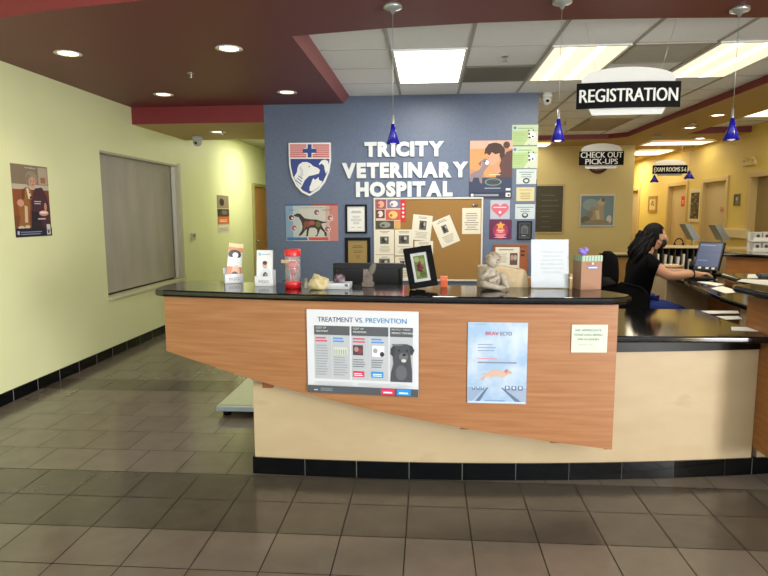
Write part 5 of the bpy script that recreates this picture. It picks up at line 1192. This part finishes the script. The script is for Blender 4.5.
# shirt
Js = [(0, 0, .655, .138), (.0, 0, .74, .128), (.02, 0, .88, .137), (.05, 0, 1.0, .150), (.06, 0, 1.095, .085), (.05, -.15, 1.072, .088), (.15, -.187, .965, .070), (.05, .15, 1.072, .088), (.15, .187, .965, .070)]
part_skin('shirt', Js, [(0, 1), (1, 2), (2, 3), (3, 4), (3, 5), (5, 6), (3, 7), (7, 8)], M_shirt)
Jp = [(0, 0, .62, .137), (.06, -.10, .607, .097), (.40, -.11, .602, .077), (.38, -.11, .34, .06), (.345, -.11, .12, .05), (.06, .10, .607, .097), (.40, .11, .602, .077), (.38, .11, .34, .06), (.345, .11, .12, .05)]
part_skin('pants', Jp, [(0, 1), (1, 2), (2, 3), (3, 4), (0, 5), (5, 6), (6, 7), (7, 8)], M_pants)
for sy in (-.115, .115):
    m = MB(); m.ball((.41, sy, .04), (.12, .045, .035), mat((40, 40, 44), .6)); m.build('shoe', pr)
# mask
b = bmesh.new(); bmesh.ops.create_uvsphere(b, u_segments=28, v_segments=20, radius=1)
for v in b.verts:
    x, y, z = v.co; v.co = (HX+.008+x*.100, y*.079, HZ-.052+z*.062)
for v in [v for v in b.verts if v.co.x < HX+.03]: b.verts.remove(v)
m = MB(); m.bm(b, mat((16, 16, 18), .8), True)
for sy in (-1, 1): m.tube([(HX+.032, sy*.077, HZ-.03), (HX+.0, sy*.082, HZ+.01)], .002, M_black, 6); m.tube([(HX+.032, sy*.072, HZ-.08), (HX-.01, sy*.080, HZ-.03)], .002, M_black, 6)
m.build('face_mask', pr)
# hair
b = bmesh.new(); bmesh.ops.create_uvsphere(b, u_segments=32, v_segments=24, radius=1)
for v in b.verts:
    x, y, z = v.co; v.co = (HX-.012+x*.104, y*.086, HZ+.018+z*.118)
rm = [v for v in b.verts if (v.co.x > HX+.055 and v.co.z < HZ+.075) or (v.co.z < HZ-.03 and v.co.x > HX-.01) or (v.co.z < HZ+.02 and v.co.x > HX+.012)]
for v in rm: b.verts.remove(v)
m = MB(); m.bm(b, M_hair, True)
for i in range(80):
    a = random.uniform(-1, 1); x0 = HX-.07+random.uniform(-.03, .02); y0 = a*.075; z0 = HZ+random.uniform(-.05, .06); L = random.uniform(.26, .42)
    pts = []; ph = random.uniform(0, 6)
    for k in range(9):
        f = k/8; pts.append((x0-.055*math.sin(min(1, f*1.6)*PI/2)-.045*f+.016*math.sin(ph+f*9), y0*(1+.6*math.sin(f*PI))+.016*math.cos(ph+f*9), z0-L*f))
    m.tube(pts, [.012+.011*math.sin(PI*min(1, .15+k/9)) for k in range(9)], M_hair, 6)
m.build('hair', pr)
m = MB(); m.tube([(.452+.026*0, -.127+.032*math.cos(a), .945+.032*math.sin(a)) for a in linsp(0, 2*PI, 16)], .008, M_black, 6); m.build('wristwatch', pr)
m = MB(); m.box((.188, -.06, .93), (.196, -.01, 1.0), mat((206, 190, 120), .5), .002); m.build('name_badge', pr)

# ================================================================ FAR WALLS' ITEMS
def dogpic(q):
    q.rect(0, 0, 1, 1, (120, 146, 156)); q.ell(.3, .7, .25, .2, (150, 172, 176)); q.poly([(.3, .05), (.75, .05), (.72, .3), (.7, .6), (.74, .78), (.68, .9), (.58, .9), (.5, .8), (.46, .6), (.36, .4)], (176, 160, 130)); q.ell(.62, .78, .11, .11, (196, 180, 150)); q.ell(.68, .86, .05, .06, (120, 96, 74)); q.ell(.38, .55, .1, .09, (166, 150, 124)); q.ell(.28, .38, .1, .12, (140, 128, 110)); q.ell(.15, .18, .14, .13, (110, 112, 90)); q.ell(.88, .2, .08, .14, (206, 206, 196)); q.ell(.5, .1, .4, .08, (150, 140, 110)); q.poly([(.44, .5), (.5, .2), (.6, .2), (.56, .52)], (206, 196, 172))
framed('framed_picture', 'framed pale blue picture of a seated dog on the ochre wall', 'picture', (578.8, 194.3, 614.3, 226.8), Y=YK, fw=.03, fc=mat((196, 190, 172), .4, .3), draw=dogpic)
def board(q):
    for i in range(7): q.rect(0, .13*i+.05, 1, .13*i+.055, (92, 88, 66))
    q.rect(.3, 0, .305, 1, (92, 88, 66)); q.rect(.64, 0, .645, 1, (92, 88, 66)); q.lines(.36, .1, .95, .9, 7, (104, 98, 76), .2, .6)
framed('wall_board', 'dark olive ruled board in pale frame on the ochre wall', 'board', (527, 184, 563.8, 233.8), Y=YK, fw=.035, fc=mat((198, 176, 124), .5), draw=board, c=(72, 68, 48), part='board_face')
p = at(598, 163.5, Y=YK); t = thing('wall_clock', 'round wall clock with dark red rim behind the CHECK OUT sign', 'clock', (p.x, YK-.001, p.z)); R = .185; RX = Matrix.Rotation(PI/2, 4, 'X')
MB().lathe([(R, 0), (R, .03), (R*.9, .045), (R*.84, .035), (R*.84, .006), (0, .006)], mat((104, 34, 30), .4), seg=36, T=RX).build('rim', t)
m = MB(); m.lathe([(R*.84, .008), (0, .010)], mat((214, 206, 190), .5), seg=36, T=RX)
for k in range(12):
    a = k*PI/6; c_, s_ = math.sin(a), math.cos(a); r0, r1 = .125, .145; n_ = Vector((s_, 0, -c_))*.005
    m.add([Vector((c_*r0, -.0125, s_*r0))+n_, Vector((c_*r0, -.0125, s_*r0))-n_, Vector((c_*r1, -.0125, s_*r1))-n_, Vector((c_*r1, -.0125, s_*r1))+n_], [(0, 1, 2, 3)], mat((40, 36, 34), .6))
dial = m.build('dial', t)
m = MB()
for a, L in ((5.2, .08), (1.1, .115)):
    c_, s_ = math.sin(a), math.cos(a); n_ = Vector((s_, 0, -c_))*.006; m.add([n_+Vector((0, -.016, 0)), -n_+Vector((0, -.016, 0)), Vector((c_*L, -.016, s_*L))-n_*.5, Vector((c_*L, -.016, s_*L))+n_*.5], [(0, 1, 2, 3), (3, 2, 1, 0)], mat((30, 28, 28), .5))
sub(m.build('hands'), dial)
def mosaic(q):
    rn = random.Random(9)
    for i in range(5):
        for j in range(11): q.rect(.05+i*.18, .04+j*.085, .05+i*.18+.15, .04+j*.085+.06, rn.choice([(60, 52, 40), (110, 96, 70), (150, 136, 100), (84, 70, 50)]))
framed('framed_picture', 'tall dark mosaic picture in white frame between the exam doors', 'picture', (687.8, 189.5, 699.3, 222), X=WR, side='R', fw=.06, fc=mat((222, 212, 180), .5), draw=mosaic, c=(70, 62, 46))
def bot_(q):
    q.poly([(.48, .2), (.52, .2), (.53, .6), (.47, .6)], (110, 96, 60)); q.ell(.5, .7, .14, .12, (120, 104, 70)); q.ell(.32, .5, .1, .1, (120, 104, 70)); q.ell(.68, .45, .1, .1, (120, 104, 70)); q.clines(.5, .06, .12, .5, 1, (130, 110, 70))
framed('framed_picture', 'small cream botanical picture on the far yellow wall left of the open door', 'picture', (647.5, 196, 655.8, 212.5), X=WR, side='R', fw=.06, fc=mat((176, 140, 80), .5), draw=bot_, c=(222, 200, 140))
def plq(q): q.rect(.1, .1, .9, .9, (96, 104, 96)); q.ell(.5, .6, .25, .2, (190, 186, 160)); q.lines(.2, .15, .8, .35, 3, (180, 176, 150), .4)
framed('room_plaque', 'small grey room plaque on the yellow wall right of the closed exam door', 'plaque', (733, 194, 738.5, 205.8), X=WR, side='R', fw=.02, fc=mat((120, 110, 80), .5), draw=plq, c=(80, 84, 76), part='plate')
a0, a1 = dr[1]; s = Sheet((WR+.0595, a0+.36, 1.62), (0, -1, 0), (0, 0, 1), .16, .2, (206, 60, 44), t=.002); s.lines(.2, .3, .8, .7, 2, (240, 200, 190), .4, .1); s.done('door_sign', 'small red sign on the open exam room door', 'sign')
a0, a1 = dr[2]; s = Sheet((WR+.0595, (a0+a1)/2-.1, 1.50), (0, -1, 0), (0, 0, 1), .2, .1, (200, 150, 130), t=.002); s.lines(.1, .3, .9, .7, 2, (170, 70, 60), .4, .1); s.done('door_sign', 'small pinkish sign on the closed exam room door', 'sign')
p = at(751, 163, X=WR); t = thing('emergency_light', 'pale twin-head emergency light high on the yellow wall at right', 'emergency light', (WR-.0006, p.y, p.z)); m = MB(); m.box((-.04, -.18, -.04), (0, .18, .04), mat((224, 200, 128), .5), .01); m.build('housing', t)
for sy in (-.12, .12): m = MB(); m.ball((-.035, sy, .055), (.03, .05, .03), mat((226, 204, 140), .4)); m.build('lamp_head', t)
p = at(738, 234, X=WR); t = thing('file_holder', 'white plastic chart holder on the yellow wall above the back counter', 'wall holder', (WR-.0006, p.y, p.z)); m = MB(); m.box((-.06, -.35, -.06), (0, .35, .08), mat((226, 208, 160), .5), .006); m.build('tray', t)

# ================================================================ FLOOR SCALE
c0 = at(216, 408, Z=.09); t = thing('floor_scale', 'low stainless animal scale on the floor beside the counter', 'scale', (-1.2, 4.45, 0))
x0 = at(216.5, 405, Z=.09).x; y0 = at(216.5, 405, Z=.09).y; y1 = at(250, 376, Z=.09).y
m = MB(); m.box((x0, y0, .04), (x0+.60, y1, .085), M_steel, .006); m.box((x0+.012, y0+.012, .085), (x0+.588, y1-.012, .09), noisy('grey_mat', (176, 184, 150), (186, 194, 160), nscale=60, rough=.5)); P(m, 'platform', t)
m = MB(); m.box((x0-.002, y0-.004, .045), (x0+.602, y0, .075), mat((170, 184, 200), .4), .001); P(m, 'front_strip', t)
for fx_, fy_ in ((x0+.06, y0+.06), (x0+.54, y0+.06), (x0+.06, y1-.06), (x0+.54, y1-.06)): m = MB(); m.lathe([(.03, .001), (.03, .04)], M_black, c=(fx_, fy_, 0), seg=16); P(m, 'foot', t)

# ================================================================ LIGHT
W = bpy.data.worlds.new('sky'); S.world = W; W.use_nodes = True
W.node_tree.nodes['Background'].inputs[0].default_value = (.75, .87, 1, 1); W.node_tree.nodes['Background'].inputs[1].default_value = .8
def area(name, loc, size, size_y, energy, color, rot):
    ld = bpy.data.lights.new(name, 'AREA'); ld.shape = 'RECTANGLE'; ld.size = size; ld.size_y = size_y; ld.energy = energy; ld.color = color
    o = bpy.data.objects.new(name, ld); COL.objects.link(o); o.location = loc; o.rotation_euler = rot
    return o
# daylight through the storefront windows behind the viewer
area('window_daylight', (.75, YF-.2, 1.35), 7.6, 2.3, 135, (.86, .92, 1.0), (PI/2+.75, 0, 0))
area('side_fill', (WR-.03, -2.05, 1.15), 2.2, 2.1, 520, (.95, .97, 1.0), (PI/2+.02, 0, PI/2))  # added fill at the solid right wall, brightens the green wall
# light of the fluorescent ceiling panels
for (x, y, e_, c_) in ((.0, 5.44, 24, (1, .97, .92)), (1.25, 5.44, 18, (1, .94, .8)), (2.5, 5.44, 18, (1, .94, .8))):
    area('panel_tubes', (x, y, ZC-.03), .55, 1.1, e_, c_, (0, 0, 0))
area('corridor_tubes_and_fill', (4.3, 11.0, ZS-.04), 1.0, .5, 4, (1, .94, .76), (0, 0, 0))
area('corridor_tubes_and_fill', (4.35, 12.5, ZS-.04), .6, .9, 4, (1, .94, .76), (0, 0, 0))
area('corridor_tubes_and_fill', (4.3, 14.2, ZS-.04), .8, .6, 26, (1, .94, .76), (0, 0, 0))  # added fill with no panel above it, brightens the far corridor
area('opening_tubes', (4.3, 8.1, ZC-.02), .5, 1.0, 6, (1, .92, .7), (0, 0, 0))
area('hall_tubes', (-2.5, 10.2, 2.78), .5, 1.0, 36, (1, .97, .82), (0, 0, 0))
# unseen panels added over the entry, behind the viewer, for extra light
for x_ in (-1.8, 1.2, 3.6):
    troffer(x_-.31, x_+.31, -1.0, .22, ZT-.004, 'added unseen lit panel over the entry behind the viewer', 3.0, group='added entry light panels')
    area('entry_fill', (x_, -.4, ZT-.04), .55, 1.1, 13, (1, .96, .88), (0, 0, 0))
area('back_tubes', (1.9, 10.3, ZS-.05), .6, .5, 4, (1, .95, .78), (0, 0, 0))
area('far_fill', (2.5, 9.1, ZC-.04), .5, 1.1, 9, (1, .95, .8), (0, 0, 0))  # added lamp below the tan vent, brightens the back area
